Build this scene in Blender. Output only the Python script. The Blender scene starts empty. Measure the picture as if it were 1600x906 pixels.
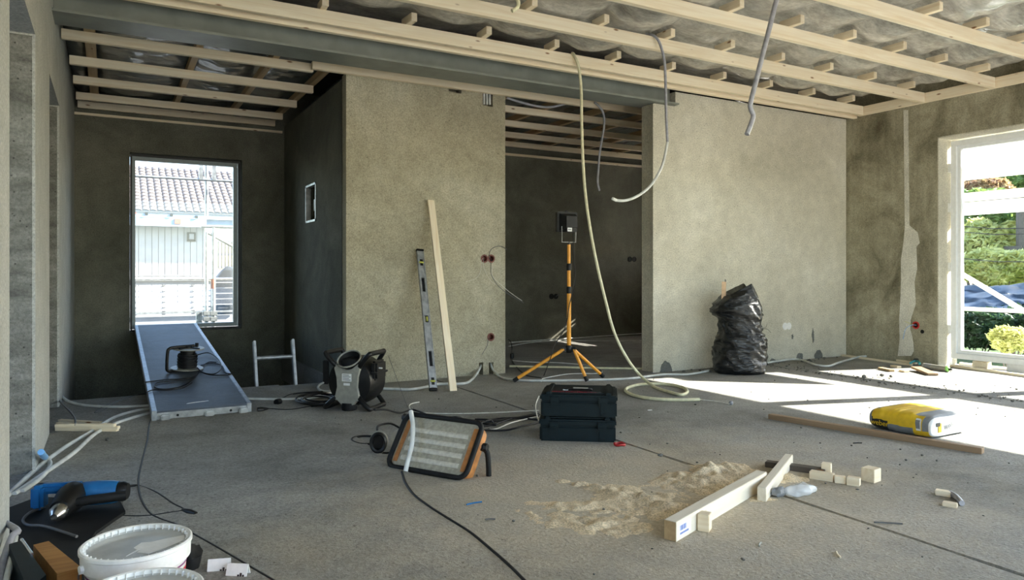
import bpy, bmesh, math, random
from mathutils import Vector, Matrix, noise
random.seed(7)
SC = bpy.context.scene
COL = SC.collection
R = math.radians

# ---------------------------------------------------------------- camera
F, EYE, YAW = 1120.0, 0.95, R(29.36)      # focal length in pixels of the 1600x906 photograph, eye height, yaw to the right of +Y
CY, SY = math.cos(YAW), math.sin(YAW)
cam = bpy.data.cameras.new('camera')
cam.sensor_width = 36.0
cam.lens = 36.0 * F / 1600.0
cam.shift_y = (424.0 - 453.0) / 1600.0
cam.clip_start, cam.clip_end = 0.02, 300
cam_o = bpy.data.objects.new('camera', cam)
COL.objects.link(cam_o)
cam_o.location = (0, 0, EYE)
cam_o.rotation_euler = (R(90), 0, -YAW)
SC.camera = cam_o

# ---------------------------------------------------------------- sky, sun, exposure
world = bpy.data.worlds.new('sky')
SC.world = world
world.use_nodes = True
wn = world.node_tree
wn.nodes.clear()
sky = wn.nodes.new('ShaderNodeTexSky')
sky.sky_type = 'NISHITA'
sky.sun_disc = False
sky.sun_elevation = R(31.8)
sky.sun_rotation = math.atan2(1.0, -0.31)
sky.dust_density = 0.7
bg = wn.nodes.new('ShaderNodeBackground')
bg.inputs[1].default_value = 0.30
wo = wn.nodes.new('ShaderNodeOutputWorld')
wn.links.new(sky.outputs[0], bg.inputs[0])
wn.links.new(bg.outputs[0], wo.inputs[0])

sun = bpy.data.lights.new('sun', 'SUN')
sun.energy = 11.0
sun.angle = R(0.6)
sun.color = (1.0, 0.93, 0.82)
sun_o = bpy.data.objects.new('sun', sun)
COL.objects.link(sun_o)
sun_o.rotation_euler = Vector((-1.0, 0.31, -0.65)).to_track_quat('-Z', 'Y').to_euler()
sun_o.location = (30, -9, 20)

SC.view_settings.view_transform = 'Standard'
SC.view_settings.look = 'None'
SC.view_settings.gamma = 1.0
SC.view_settings.use_curve_mapping = False
SC.view_settings.exposure = 1.85
SC.cycles.max_bounces = 10
SC.cycles.diffuse_bounces = 7
SC.cycles.caustics_reflective = False
SC.cycles.caustics_refractive = False


def portal(name, loc, size, direction):
    l = bpy.data.lights.new(name, 'AREA')
    l.shape = 'RECTANGLE'
    l.size, l.size_y = size
    l.cycles.is_portal = True
    o = bpy.data.objects.new(name, l)
    COL.objects.link(o)
    o.location = loc
    o.rotation_euler = Vector(direction).to_track_quat('-Z', 'Z').to_euler()


portal('sky_portal_right_window', (7.62, 1.35, 1.15), (5.7, 2.3), (-1, 0, 0))
portal('sky_portal_back_window', (0.74, 8.78, 1.25), (1.1, 1.9), (0, -1, 0))
portal('sky_portal_rear_opening', (3.5, -2.4, 1.35), (7.4, 2.7), (0, 1, 0))


# ---------------------------------------------------------------- photograph rays on real planes
def ray(px, py):
    l = (px - 800.0) / F
    return Vector((CY * l + SY, -SY * l + CY, (424.0 - py) / F))


def P(px, py, z=0.0):
    d = ray(px, py)
    return Vector((0, 0, EYE)) + d * ((z - EYE) / d.z)


def PYP(px, py, Y):
    d = ray(px, py)
    return Vector((0, 0, EYE)) + d * (Y / d.y)


def PXP(px, py, X):
    d = ray(px, py)
    return Vector((0, 0, EYE)) + d * (X / d.x)


def PPL(px, py, pt, n):
    d = ray(px, py)
    o = Vector((0, 0, EYE))
    return o + d * ((Vector(pt) - o).dot(n) / d.dot(n))


# ---------------------------------------------------------------- scene helpers
def tag(o, label=None, cat=None, group=None, kind=None):
    if label: o['label'] = label
    if cat: o['category'] = cat
    if group: o['group'] = group
    if kind: o['kind'] = kind
    return o


def thing(name, label, cat, loc=(0, 0, 0), rot=(0, 0, 0), group=None):
    o = bpy.data.objects.new(name, None)
    o.empty_display_size = 0.1
    COL.objects.link(o)
    o.location = loc
    o.rotation_euler = rot
    return tag(o, label, cat, group)


def link(name, me, parent=None, loc=None, rot=None, mx=None):
    o = bpy.data.objects.new(name, me)
    COL.objects.link(o)
    if parent: o.parent = parent
    if loc is not None: o.location = loc
    if rot is not None: o.rotation_euler = rot
    if mx is not None: o.matrix_local = mx
    return o


class MB:
    def __init__(self):
        self.bm = bmesh.new()
        self.mi = 0

    def _f(self, vs):
        try:
            f = self.bm.faces.new(vs)
            f.material_index = self.mi
            return f
        except ValueError:
            return None

    def box(self, lo, hi, mx=None, bevel=0.0):
        x0, y0, z0 = lo
        x1, y1, z1 = hi
        c = [Vector(p) for p in ((x0, y0, z0), (x1, y0, z0), (x1, y1, z0), (x0, y1, z0), (x0, y0, z1), (x1, y0, z1), (x1, y1, z1), (x0, y1, z1))]
        if mx is not None: c = [mx @ p for p in c]
        v = [self.bm.verts.new(p) for p in c]
        fs = [self._f([v[i] for i in q]) for q in ((0, 3, 2, 1), (4, 5, 6, 7), (0, 1, 5, 4), (1, 2, 6, 5), (2, 3, 7, 6), (3, 0, 4, 7))]
        if bevel > 0:
            es = list({e for f in fs for e in f.edges})
            bmesh.ops.bevel(self.bm, geom=es, offset=bevel, segments=2, affect='EDGES', clamp_overlap=True)
        return self

    def prism(self, poly, h, mx=None, taper=1.0):
        """poly: list of (x, y), extruded along z by h"""
        mx = mx or Matrix()
        n = len(poly)
        cx = sum(p[0] for p in poly) / n
        cy = sum(p[1] for p in poly) / n
        a = [self.bm.verts.new(mx @ Vector((x, y, 0))) for x, y in poly]
        b = [self.bm.verts.new(mx @ Vector((cx + (x - cx) * taper, cy + (y - cy) * taper, h))) for x, y in poly]
        self._f(a[::-1])
        self._f(b)
        for i in range(n):
            j = (i + 1) % n
            self._f([a[i], a[j], b[j], b[i]])
        return self

    def lathe(self, prof, seg=24, mx=None, cap0=True, cap1=True):
        """prof: list of (radius, z)"""
        mx = mx or Matrix()
        rings = []
        for r, z in prof:
            rings.append([self.bm.verts.new(mx @ Vector((r * math.cos(2 * math.pi * k / seg), r * math.sin(2 * math.pi * k / seg), z))) for k in range(seg)])
        for a, b in zip(rings, rings[1:]):
            for k in range(seg):
                j = (k + 1) % seg
                self._f([a[k], a[j], b[j], b[k]])
        if cap0: self._f(rings[0][::-1])
        if cap1: self._f(rings[-1])
        return self

    def tube(self, pts, r, seg=8, closed=False):
        pts = [Vector(p) for p in pts]
        n = len(pts)
        rings = []
        up = None
        for i, p in enumerate(pts):
            if closed:
                d = pts[(i + 1) % n] - pts[i - 1]
            else:
                d = pts[min(i + 1, n - 1)] - pts[max(i - 1, 0)]
            if d.length < 1e-9: d = Vector((0, 0, 1))
            d.normalize()
            if up is None:
                up = Vector((0, 0, 1)) if abs(d.z) < 0.9 else Vector((1, 0, 0))
            up = up - d * up.dot(d)
            if up.length < 1e-6: up = d.orthogonal()
            up.normalize()
            s = d.cross(up)
            rr = r[i] if isinstance(r, (list, tuple)) else r
            rings.append([self.bm.verts.new(p + (up * math.cos(2 * math.pi * k / seg) + s * math.sin(2 * math.pi * k / seg)) * rr) for k in range(seg)])
        m = n if closed else n - 1
        for i in range(m):
            a, b = rings[i], rings[(i + 1) % n]
            for k in range(seg):
                j = (k + 1) % seg
                self._f([a[k], b[k], b[j], a[j]])
        if not closed:
            self._f(rings[0])
            self._f(rings[-1][::-1])
        return self

    def sphere(self, c, r, u=14, v=8, sc=(1, 1, 1), mx=None):
        m = (mx or Matrix()) @ Matrix.Translation(c) @ Matrix.Diagonal((*[r * s for s in sc], 1))
        bmesh.ops.create_uvsphere(self.bm, u_segments=u, v_segments=v, radius=1, matrix=m)
        return self

    def mesh(self, name, mats, smooth=None):
        bmesh.ops.recalc_face_normals(self.bm, faces=self.bm.faces[:])
        me = bpy.data.meshes.new(name)
        self.bm.to_mesh(me)
        self.bm.free()
        for m in (mats if isinstance(mats, (list, tuple)) else [mats]):
            me.materials.append(m)
        if smooth is not None:
            me.shade_smooth()
            me.set_sharp_from_angle(angle=R(smooth))
        return me

    def obj(self, name, mats, parent=None, smooth=None, **kw):
        return link(name, self.mesh(name, mats, smooth), parent, **kw)


def smooth_pts(pts, sub=6, closed=False):
    pts = [Vector(p) for p in pts]
    n = len(pts)
    if n < 3: return pts
    out = []
    for i in range(n if closed else n - 1):
        if closed:
            p0, p1, p2, p3 = pts[i - 1], pts[i], pts[(i + 1) % n], pts[(i + 2) % n]
        else:
            p0, p1, p2, p3 = pts[max(i - 1, 0)], pts[i], pts[i + 1], pts[min(i + 2, n - 1)]
        for k in range(sub):
            t = k / sub
            out.append(0.5 * ((2 * p1) + (p2 - p0) * t + (2 * p0 - 5 * p1 + 4 * p2 - p3) * t * t + (3 * p1 - p0 - 3 * p2 + p3) * t ** 3))
    if not closed: out.append(pts[-1])
    return out


def cable(name, pts, r, m, label, cat='cable', group=None, parent=None, seg=8, sub=6):
    o = MB().tube(smooth_pts(pts, sub), r, seg).obj(name, m, parent, smooth=60)
    if label: tag(o, label, cat, group)
    return o


def frame_mx(o, x, z=Vector((0, 0, 1))):
    x = Vector(x).normalized()
    z = Vector(z)
    y = z.cross(x)
    if y.length < 1e-5: y = x.orthogonal()
    y.normalize()
    z = x.cross(y)
    m = Matrix((x, y, z)).transposed().to_4x4()
    m.translation = Vector(o)
    return m


_bar = {}


def timber_mesh(L, w, h, m, bevel=0.002):
    k = (round(L, 3), round(w, 3), round(h, 3), m.name)
    if k not in _bar:
        _bar[k] = MB().box((-L / 2, -w / 2, -h / 2), (L / 2, w / 2, h / 2), bevel=bevel).mesh('timber', m)
    return _bar[k]


def timber(name, p0, p1, w, h, m, parent=None, roll=Vector((0, 0, 1)), label=None, cat=None, group=None):
    """a straight bar from p0 to p1 (centre line)"""
    p0, p1 = Vector(p0), Vector(p1)
    o = link(name, timber_mesh((p1 - p0).length, w, h, m), parent, mx=frame_mx((p0 + p1) / 2, p1 - p0, roll))
    if label: tag(o, label, cat, group)
    return o


def text(name, s, size, m, mx, parent, extrude=0.0003):
    c = bpy.data.curves.new(name, 'FONT')
    c.body = s
    c.size = size
    c.extrude = extrude
    c.align_x, c.align_y = 'CENTER', 'CENTER'
    c.materials.append(m)
    o = bpy.data.objects.new(name, c)
    COL.objects.link(o)
    bpy.context.view_layer.update()
    me = bpy.data.meshes.new_from_object(o.evaluated_get(bpy.context.evaluated_depsgraph_get()))
    bpy.data.objects.remove(o)
    bpy.data.curves.remove(c)
    me.name = name
    return link(name, me, parent, mx=mx)


# ---------------------------------------------------------------- materials
class NT:
    def __init__(self, name):
        self.m = bpy.data.materials.new(name)
        self.m.use_nodes = True
        self.t = self.m.node_tree
        self.n = self.t.nodes
        self.b = self.n['Principled BSDF']
        self.out = self.n['Material Output']

    def add(self, kind, **kw):
        nd = self.n.new('ShaderNode' + kind)
        for k, v in kw.items():
            setattr(nd, k, v)
        return nd

    def l(self, a, b):
        self.t.links.new(a, b)

    def coord(self, scale=(1, 1, 1), which='Object', rand=False):
        tc = self.add('TexCoord')
        mp = self.add('Mapping')
        mp.inputs['Scale'].default_value = scale
        self.l(tc.outputs[which], mp.inputs['Vector'])
        if rand:
            oi = self.add('ObjectInfo')
            mu = self.add('Math', operation='MULTIPLY')
            mu.inputs[1].default_value = 37.0
            self.l(oi.outputs['Random'], mu.inputs[0])
            cb = self.add('CombineXYZ')
            for i in range(3): self.l(mu.outputs[0], cb.inputs[i])
            self.l(cb.outputs[0], mp.inputs['Location'])
        return mp.outputs[0]

    def noise(self, vec, scale, detail=4, rough=0.55, dist=0.0):
        nd = self.add('TexNoise')
        nd.inputs['Scale'].default_value = scale
        nd.inputs['Detail'].default_value = detail
        nd.inputs['Roughness'].default_value = rough
        nd.inputs['Distortion'].default_value = dist
        if vec is not None: self.l(vec, nd.inputs['Vector'])
        return nd.outputs['Fac']

    def ramp(self, fac, stops):
        nd = self.add('ValToRGB')
        el = nd.color_ramp.elements
        while len(el) < len(stops): el.new(0.5)
        for e, (p, c) in zip(el, stops):
            e.position = p
            e.color = (*c, 1) if len(c) == 3 else c
        self.l(fac, nd.inputs[0])
        return nd.outputs[0]

    def mix(self, fac, a, b, mode='MIX'):
        nd = self.add('Mix', data_type='RGBA', blend_type=mode)
        for sock, v in ((nd.inputs[0], fac), (nd.inputs[6], a), (nd.inputs[7], b)):
            if isinstance(v, (int, float)): sock.default_value = v
            elif isinstance(v, tuple): sock.default_value = (*v, 1) if len(v) == 3 else v
            else: self.l(v, sock)
        return nd.outputs[2]

    def bump(self, h, strength=0.3, dist=0.01, prev=None):
        nd = self.add('Bump')
        nd.inputs['Strength'].default_value = strength
        nd.inputs['Distance'].default_value = dist
        self.l(h, nd.inputs['Height'])
        if prev is not None: self.l(prev, nd.inputs['Normal'])
        self.l(nd.outputs[0], self.b.inputs['Normal'])
        return nd.outputs[0]

    def base(self, c):
        if isinstance(c, tuple): self.b.inputs['Base Color'].default_value = (*c, 1)
        else: self.l(c, self.b.inputs['Base Color'])


G = lambda v: (v, v, v)


def plain(name, c, rough=0.5, metal=0.0, vary=0.12, nscale=30, bump=0.0, spec=0.5, trans=0.0, coat=0.0):
    n = NT(name)
    v = n.coord()
    f = n.noise(v, nscale, 3)
    d = tuple(max(0, x * (1 - vary)) for x in c)
    e = tuple(min(1, x * (1 + vary)) for x in c)
    n.base(n.ramp(f, [(0.35, d), (0.65, e)]))
    n.b.inputs['Roughness'].default_value = rough
    n.b.inputs['Metallic'].default_value = metal
    n.b.inputs['Specular IOR Level'].default_value = spec
    n.b.inputs['Transmission Weight'].default_value = trans
    n.b.inputs['Coat Weight'].default_value = coat
    if bump: n.bump(f, bump, 0.002)
    return n.m


def concrete(name, dark, mid, light, blotch=0.9, stretch=(1, 1, 1), contrast=0.22, fine=90, pit=0.5, bump=0.35, dirt=None, streak=0.0):
    n = NT(name)
    v = n.coord(stretch)
    v1 = n.coord()
    a = n.noise(v, blotch, 6, 0.62, 0.6)
    col = n.ramp(a, [(0.5 - contrast, dark), (0.5, mid), (0.5 + contrast, light)])
    g = n.noise(v1, fine, 3, 0.7)
    col = n.mix(0.75, col, n.ramp(g, [(0.3, G(0.58)), (0.7, G(1.30))]), 'MULTIPLY')
    g2 = n.noise(v1, 9, 5, 0.7)
    col = n.mix(0.5, col, n.ramp(g2, [(0.3, G(0.75)), (0.7, G(1.18))]), 'MULTIPLY')
    if streak:
        vs = n.coord((6, 6, 0.25))
        s = n.noise(vs, 2.0, 4, 0.6)
        col = n.mix(streak, col, n.ramp(s, [(0.35, G(0.45)), (0.6, G(1.15))]), 'MULTIPLY')
    vo = n.add('TexVoronoi')
    vo.inputs['Scale'].default_value = 26
    n.l(v1, vo.inputs['Vector'])
    pits = n.ramp(vo.outputs['Distance'], [(0.06, G(1 - pit)), (0.14, G(1.0))])
    col = n.mix(1.0, col, pits, 'MULTIPLY')
    if dirt: col = dirt(n, col)
    n.base(col)
    n.b.inputs['Roughness'].default_value = 0.9
    n.b.inputs['Specular IOR Level'].default_value = 0.25
    b = n.bump(g, bump, 0.004)
    b = n.bump(pits, 0.4, 0.004, b)
    n.bump(g2, 0.25, 0.02, b)
    return n.m


def floor_dirt(n, col):
    """pale sawdust trodden into the slab round the cutting place, and dark scuffs"""
    tc = n.add('TexCoord')
    sub = n.add('VectorMath', operation='SUBTRACT')
    sub.inputs[1].default_value = (2.0, 2.35, 0)
    n.l(tc.outputs['Object'], sub.inputs[0])
    sc = n.add('VectorMath', operation='MULTIPLY')
    sc.inputs[1].default_value = (0.85, 1.1, 0)
    n.l(sub.outputs[0], sc.inputs[0])
    ln = n.add('VectorMath', operation='LENGTH')
    n.l(sc.outputs[0], ln.inputs[0])
    nz = n.noise(n.coord(), 3.0, 6, 0.65)
    m = n.add('Math', operation='MULTIPLY_ADD')
    m.inputs[1].default_value = 1.5
    n.l(nz, m.inputs[0])
    n.l(ln.outputs['Value'], m.inputs[2])
    fac = n.ramp(m.outputs[0], [(0.0, G(0.75)), (0.9, G(0.6)), (1.0, G(0.45)), ])
    m2 = n.add('MapRange')
    m2.inputs['From Min'].default_value = 0.75
    m2.inputs['From Max'].default_value = 2.25
    m2.inputs['To Min'].default_value = 0.95
    m2.inputs['To Max'].default_value = 0.0
    n.l(m.outputs[0], m2.inputs['Value'])
    g = n.noise(n.coord(), 60, 3, 0.7)
    dust = n.ramp(g, [(0.3, (0.44, 0.365, 0.25)), (0.7, (0.70, 0.60, 0.44))])
    col = n.mix(m2.outputs[0], col, dust)
    sp = n.noise(n.coord(), 22, 4, 0.75)
    return n.mix(1.0, col, n.ramp(sp, [(0.27, G(0.45)), (0.36, G(1.0))]), 'MULTIPLY')


M = {}
M['panel'] = concrete('precast_concrete', (0.30, 0.265, 0.185), (0.42, 0.385, 0.28), (0.54, 0.51, 0.40), 0.8, contrast=0.25)
M['panel_pale'] = concrete('pale_precast_concrete', (0.44, 0.415, 0.33), (0.57, 0.54, 0.44), (0.68, 0.655, 0.56), 0.9, contrast=0.25)
M['rough'] = concrete('mottled_concrete', (0.14, 0.125, 0.08), (0.32, 0.295, 0.21), (0.46, 0.43, 0.32), 2.2, (1, 1, 0.7), 0.2, bump=0.5, streak=0.2)
M['dark'] = concrete('shade_dark_concrete', (0.09, 0.09, 0.07), (0.15, 0.148, 0.115), (0.23, 0.225, 0.18), 1.3, contrast=0.25)  # bare concrete, its tone darkened further to carry the hall's shade
M['plaster'] = concrete('smooth_grey_plaster', (0.36, 0.37, 0.35), (0.43, 0.44, 0.42), (0.50, 0.51, 0.49), 1.2, contrast=0.3, pit=0.15, bump=0.15)
M['slab'] = concrete('screed_floor', (0.18, 0.176, 0.16), (0.30, 0.294, 0.27), (0.42, 0.412, 0.38), 0.9, contrast=0.22, fine=75, pit=0.55, bump=1.0, dirt=floor_dirt)
M['raw'] = concrete('raw_board_marked_concrete', (0.10, 0.10, 0.09), (0.19, 0.19, 0.17), (0.27, 0.27, 0.245), 5, (0.6, 0.6, 2.0), 0.2, bump=0.6, pit=0.7)
M['patch'] = concrete('fresh_plaster', (0.55, 0.53, 0.45), (0.62, 0.60, 0.52), (0.7, 0.68, 0.6), 6, contrast=0.3, pit=0.1, bump=0.2)
M['putty'] = concrete('dark_mortar', (0.12, 0.12, 0.11), (0.17, 0.17, 0.155), (0.24, 0.24, 0.22), 8, contrast=0.3, pit=0.2)


def wood(name, light, dark, knot=(0.25, 0.12, 0.05), rough=0.6, vary=0.25):
    n = NT(name)
    v = n.coord((1.4, 26, 26), rand=True)
    w = n.noise(v, 1.0, 5, 0.6, 1.2)
    col = n.ramp(w, [(0.3, dark), (0.62, light)])
    vk = n.coord((1.0, 3.0, 3.0), rand=True)
    vo = n.add('TexVoronoi')
    vo.inputs['Scale'].default_value = 4.2
    n.l(vk, vo.inputs['Vector'])
    k = n.ramp(vo.outputs['Distance'], [(0.05, G(1)), (0.12, G(0))])
    col = n.mix(k, col, knot)
    oi = n.add('ObjectInfo')
    col = n.mix(vary, col, n.ramp(oi.outputs['Random'], [(0.0, G(0.55)), (1.0, G(1.3))]), 'MULTIPLY')
    n.base(col)
    n.b.inputs['Roughness'].default_value = rough
    n.b.inputs['Specular IOR Level'].default_value = 0.3
    n.bump(w, 0.15, 0.002)
    return n.m


M['pine'] = wood('pine', (0.87, 0.77, 0.59), (0.77, 0.63, 0.43))
M['pine_dark'] = wood('aged_pine', (0.52, 0.38, 0.22), (0.40, 0.28, 0.15))
M['pine_white'] = wood('dusty_planed_pine', (0.80, 0.74, 0.62), (0.70, 0.62, 0.48), vary=0.15)
M['brown_wood'] = wood('brown_wood', (0.34, 0.23, 0.14), (0.24, 0.16, 0.09), vary=0.15)
M['orange_wood'] = wood('varnished_orange_wood', (0.50, 0.26, 0.08), (0.36, 0.17, 0.05), vary=0.1)
M['grey_wood'] = wood('weathered_grey_wood', (0.13, 0.11, 0.09), (0.07, 0.06, 0.05), vary=0.1)

M['steel'] = plain('primed_steel_beam', (0.20, 0.215, 0.19), 0.45, 0.0, 0.12, 6, spec=0.6)
M['galv'] = plain('galvanised_steel', (0.42, 0.43, 0.43), 0.42, 0.8, 0.25, 18)
M['alu'] = plain('dull_aluminium', (0.38, 0.40, 0.42), 0.45, 0.6, 0.2, 25)
M['black'] = plain('black_plastic', (0.006, 0.006, 0.006), 0.42, vary=0.3, spec=0.35)
M['black_matt'] = plain('black_rubber', (0.008, 0.008, 0.008), 0.65, vary=0.3, spec=0.3)
M['cord'] = plain('black_cable_sheath', (0.008, 0.008, 0.009), 0.5, spec=0.35)
M['white_pl'] = plain('white_plastic', (0.78, 0.78, 0.76), 0.4, vary=0.06)
M['conduit'] = plain('grey_white_conduit', (0.62, 0.63, 0.60), 0.5, vary=0.15, nscale=12)
M['conduit_yellow'] = plain('cream_conduit', (0.70, 0.66, 0.44), 0.45, vary=0.1)
M['conduit_grey'] = plain('grey_conduit', (0.33, 0.33, 0.36), 0.45, vary=0.15)
M['wire_white'] = plain('white_wire', (0.75, 0.74, 0.68), 0.5)
M['wire_grey'] = plain('grey_wire', (0.12, 0.12, 0.12), 0.5)
M['orange'] = plain('orange_lacquered_steel', (0.85, 0.36, 0.03), 0.35, vary=0.08)
M['red'] = plain('red_plastic', (0.45, 0.02, 0.02), 0.45)
M['redbox'] = plain('red_brown_box_plastic', (0.15, 0.035, 0.022), 0.5)
M['blue'] = plain('blue_tool_plastic', (0.012, 0.13, 0.33), 0.4, vary=0.1)
M['blue_cut'] = plain('light_blue_plastic', (0.18, 0.42, 0.75), 0.4)
M['case'] = plain('dark_blue_case_plastic', (0.0025, 0.010, 0.013), 0.5, vary=0.2, spec=0.25)
M['silver'] = plain('silver_grey_plastic', (0.30, 0.295, 0.255), 0.45, vary=0.1)
M['chrome'] = plain('bright_metal', (0.6, 0.6, 0.6), 0.25, 1.0)
M['deck'] = concrete('worn_phenolic_deck', (0.055, 0.065, 0.08), (0.085, 0.10, 0.125), (0.13, 0.15, 0.18), 2.5, contrast=0.28, fine=160, pit=0.2, bump=0.2)
M['deck'].node_tree.nodes['Principled BSDF'].inputs['Roughness'].default_value = 0.55
M['deck'].node_tree.nodes['Principled BSDF'].inputs['Specular IOR Level'].default_value = 0.35
M['yellow_print'] = plain('yellow_print', (0.78, 0.50, 0.02), 0.5, vary=0.08)
M['grey_print'] = plain('grey_print', (0.22, 0.23, 0.24), 0.5, vary=0.12)
M['black_print'] = plain('black_print', (0.02, 0.02, 0.02), 0.5)
M['white_print'] = plain('white_paper', (0.82, 0.82, 0.80), 0.6, vary=0.05)
M['blue_print'] = plain('blue_print', (0.16, 0.22, 0.48), 0.6)
M['red_print'] = plain('red_print', (0.62, 0.03, 0.05), 0.45)
M['violet_print'] = plain('violet_print', (0.22, 0.05, 0.18), 0.45)
M['vial'] = plain('yellow_green_vial', (0.55, 0.55, 0.10), 0.2)
M['green_cap'] = plain('green_cap', (0.30, 0.65, 0.15), 0.4)
M['teal'] = plain('teal_grip', (0.05, 0.33, 0.36), 0.45)
M['lens'] = plain('dusty_lamp_lens', (0.36, 0.335, 0.26), 0.55, vary=0.18, nscale=60, bump=0.2)
M['lens_tube'] = plain('dusty_lamp_tube', (0.60, 0.57, 0.48), 0.5, vary=0.12, nscale=60)
M['orange_dull'] = plain('dusty_orange_housing', (0.42, 0.17, 0.045), 0.5, vary=0.25, nscale=20)
M['frame_white'] = plain('white_window_frame', (0.80, 0.82, 0.83), 0.35, vary=0.03)
M['frame_grey'] = plain('grey_window_frame', (0.30, 0.36, 0.38), 0.4, vary=0.06)
M['dust'] = plain('sawdust', (0.68, 0.56, 0.38), 0.95, vary=0.3, nscale=140, bump=0.9, spec=0.1)
M['rubble'] = plain('concrete_crumbs', (0.13, 0.125, 0.11), 0.95, vary=0.5, nscale=25, bump=0.5)
M['cardboard'] = plain('cardboard', (0.62, 0.42, 0.26), 0.8)
M['insul'] = plain('dark_mineral_wool', (0.05, 0.05, 0.045), 1.0)


def bag_mat():
    n = NT('black_bin_liner')
    v = n.coord((1, 1, 3.2))
    a = n.noise(v, 9, 4, 0.6, 1.5)
    n.base((0.006, 0.007, 0.008))
    n.b.inputs['Roughness'].default_value = 0.2
    n.b.inputs['Specular IOR Level'].default_value = 0.5
    n.bump(a, 0.55, 0.02)
    return n.m


def sheet_mat(name, dark, light, rough, scale):
    n = NT(name)
    v = n.coord((0.8, 2.0, 1))
    a = n.noise(v, scale, 8, 0.72, 0.4)
    b = n.noise(n.coord((1, 1, 1)), 26, 4, 0.7)
    col = n.ramp(a, [(0.3, dark), (0.68, light)])
    col = n.mix(0.6, col, n.ramp(b, [(0.3, G(0.6)), (0.7, G(1.3))]), 'MULTIPLY')
    n.base(col)
    n.b.inputs['Roughness'].default_value = 0.55
    n.b.inputs['Coat Weight'].default_value = 0.8
    n.b.inputs['Coat Roughness'].default_value = rough
    w = n.noise(n.coord((1.2, 4.5, 1)), 5, 3, 0.5, 2.0)
    n.bump(w, 0.35, 0.03)
    return n.m


def glass_mat():
    n = NT('window_glass')
    tr = n.add('BsdfTransparent')
    tr.inputs[0].default_value = (0.95, 0.97, 0.97, 1)
    gl = n.add('BsdfGlossy')
    gl.inputs['Roughness'].default_value = 0.02
    fr = n.add('Fresnel')
    fr.inputs[0].default_value = 1.45
    mx = n.add('MixShader')
    n.l(fr.outputs[0], mx.inputs[0])
    n.l(tr.outputs[0], mx.inputs[1])
    n.l(gl.outputs[0], mx.inputs[2])
    n.l(mx.outputs[0], n.out.inputs['Surface'])
    return n.m


def translucent(name, c, t=0.6):
    n = NT(name)
    d = n.add('BsdfDiffuse')
    d.inputs[0].default_value = (*c, 1)
    tl = n.add('BsdfTranslucent')
    tl.inputs[0].default_value = (*c, 1)
    mx = n.add('MixShader')
    mx.inputs[0].default_value = t
    n.l(d.outputs[0], mx.inputs[1])
    n.l(tl.outputs[0], mx.inputs[2])
    n.l(mx.outputs[0], n.out.inputs['Surface'])
    return n.m


def clear_film():
    n = NT('clear_plastic_film')
    tr = n.add('BsdfTransparent')
    gl = n.add('BsdfPrincipled')
    gl.inputs['Base Color'].default_value = (0.75, 0.78, 0.8, 1)
    gl.inputs['Roughness'].default_value = 0.2
    mx = n.add('MixShader')
    mx.inputs[0].default_value = 0.45
    n.l(tr.outputs[0], mx.inputs[1])
    n.l(gl.outputs[0], mx.inputs[2])
    n.l(mx.outputs[0], n.out.inputs['Surface'])
    return n.m


def leaf(name, dark, light):
    n = NT(name)
    oi = n.noise(n.coord(), 3.0, 3)
    c = n.ramp(oi, [(0.3, dark), (0.7, light)])
    n.base(c)
    n.b.inputs['Roughness'].default_value = 0.5
    tl = n.add('BsdfTranslucent')
    n.l(c, tl.inputs[0])
    mx = n.add('MixShader')
    mx.inputs[0].default_value = 0.4
    n.l(n.b.outputs[0], mx.inputs[1])
    n.l(tl.outputs[0], mx.inputs[2])
    n.l(mx.outputs[0], n.out.inputs['Surface'])
    return n.m


M['bag'] = bag_mat()
M['sheet'] = sheet_mat('vapour_barrier_film', (0.17, 0.16, 0.14), (0.66, 0.64, 0.58), 0.13, 2.4)
M['sheet_hall'] = sheet_mat('dark_vapour_barrier_film', (0.03, 0.04, 0.038), (0.14, 0.16, 0.15), 0.10, 1.8)  # darker tone of the same film for the hall and inner room
M['glass'] = glass_mat()
M['film'] = clear_film()
M['white_sheet'] = translucent('white_tarpaulin', (0.85, 0.85, 0.83), 0.65)

# ================================================================ the setting
XL, XR, YB, YR, HT = -0.30, 7.25, 8.40, -2.0, 3.0     # left wall, right wall, back wall, rear wall, underside of the slab above


def struct(name, mb, m, label=None, parent=None, smooth=None):
    o = mb.obj(name, m, parent, smooth)
    return tag(o, label, kind='structure')


def wall_grid(mb, axis, c0, c1, u0, u1, z0, z1, holes, mx=None):
    """wall slab with rectangular holes (ulo, uhi, zlo, zhi); axis 'x' runs along X (c = Y), axis 'y' runs along Y (c = X)"""
    us = sorted({u0, u1, *[h[0] for h in holes], *[h[1] for h in holes]})
    zs = sorted({z0, z1, *[h[2] for h in holes], *[h[3] for h in holes]})
    us = [u for u in us if u0 <= u <= u1]
    zs = [z for z in zs if z0 <= z <= z1]
    for a, b in zip(us, us[1:]):
        run = None
        for c, d in list(zip(zs, zs[1:])) + [(None, None)]:
            solid = c is not None and not any(h[0] - 1e-6 <= a and b <= h[1] + 1e-6 and h[2] - 1e-6 <= c and d <= h[3] + 1e-6 for h in holes)
            if solid:
                run = (run[0], d) if run else (c, d)
            elif run:
                lo, hi = ((a, c0, run[0]), (b, c1, run[1])) if axis == 'x' else ((c0, a, run[0]), (c1, b, run[1]))
                mb.box(lo, hi)
                run = None
    return mb


# ---- floor: slabs side by side with open joints
fl = MB()
fl.box((-2.6, YR - 0.4, -0.28), (7.6, 6.14, -0.03))
fl.box((1.72, 6.14, -0.28), (7.6, 8.75, -0.03))
floor = struct('floor', fl, M['slab'], 'grey concrete floor of the unfinished room')


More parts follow.
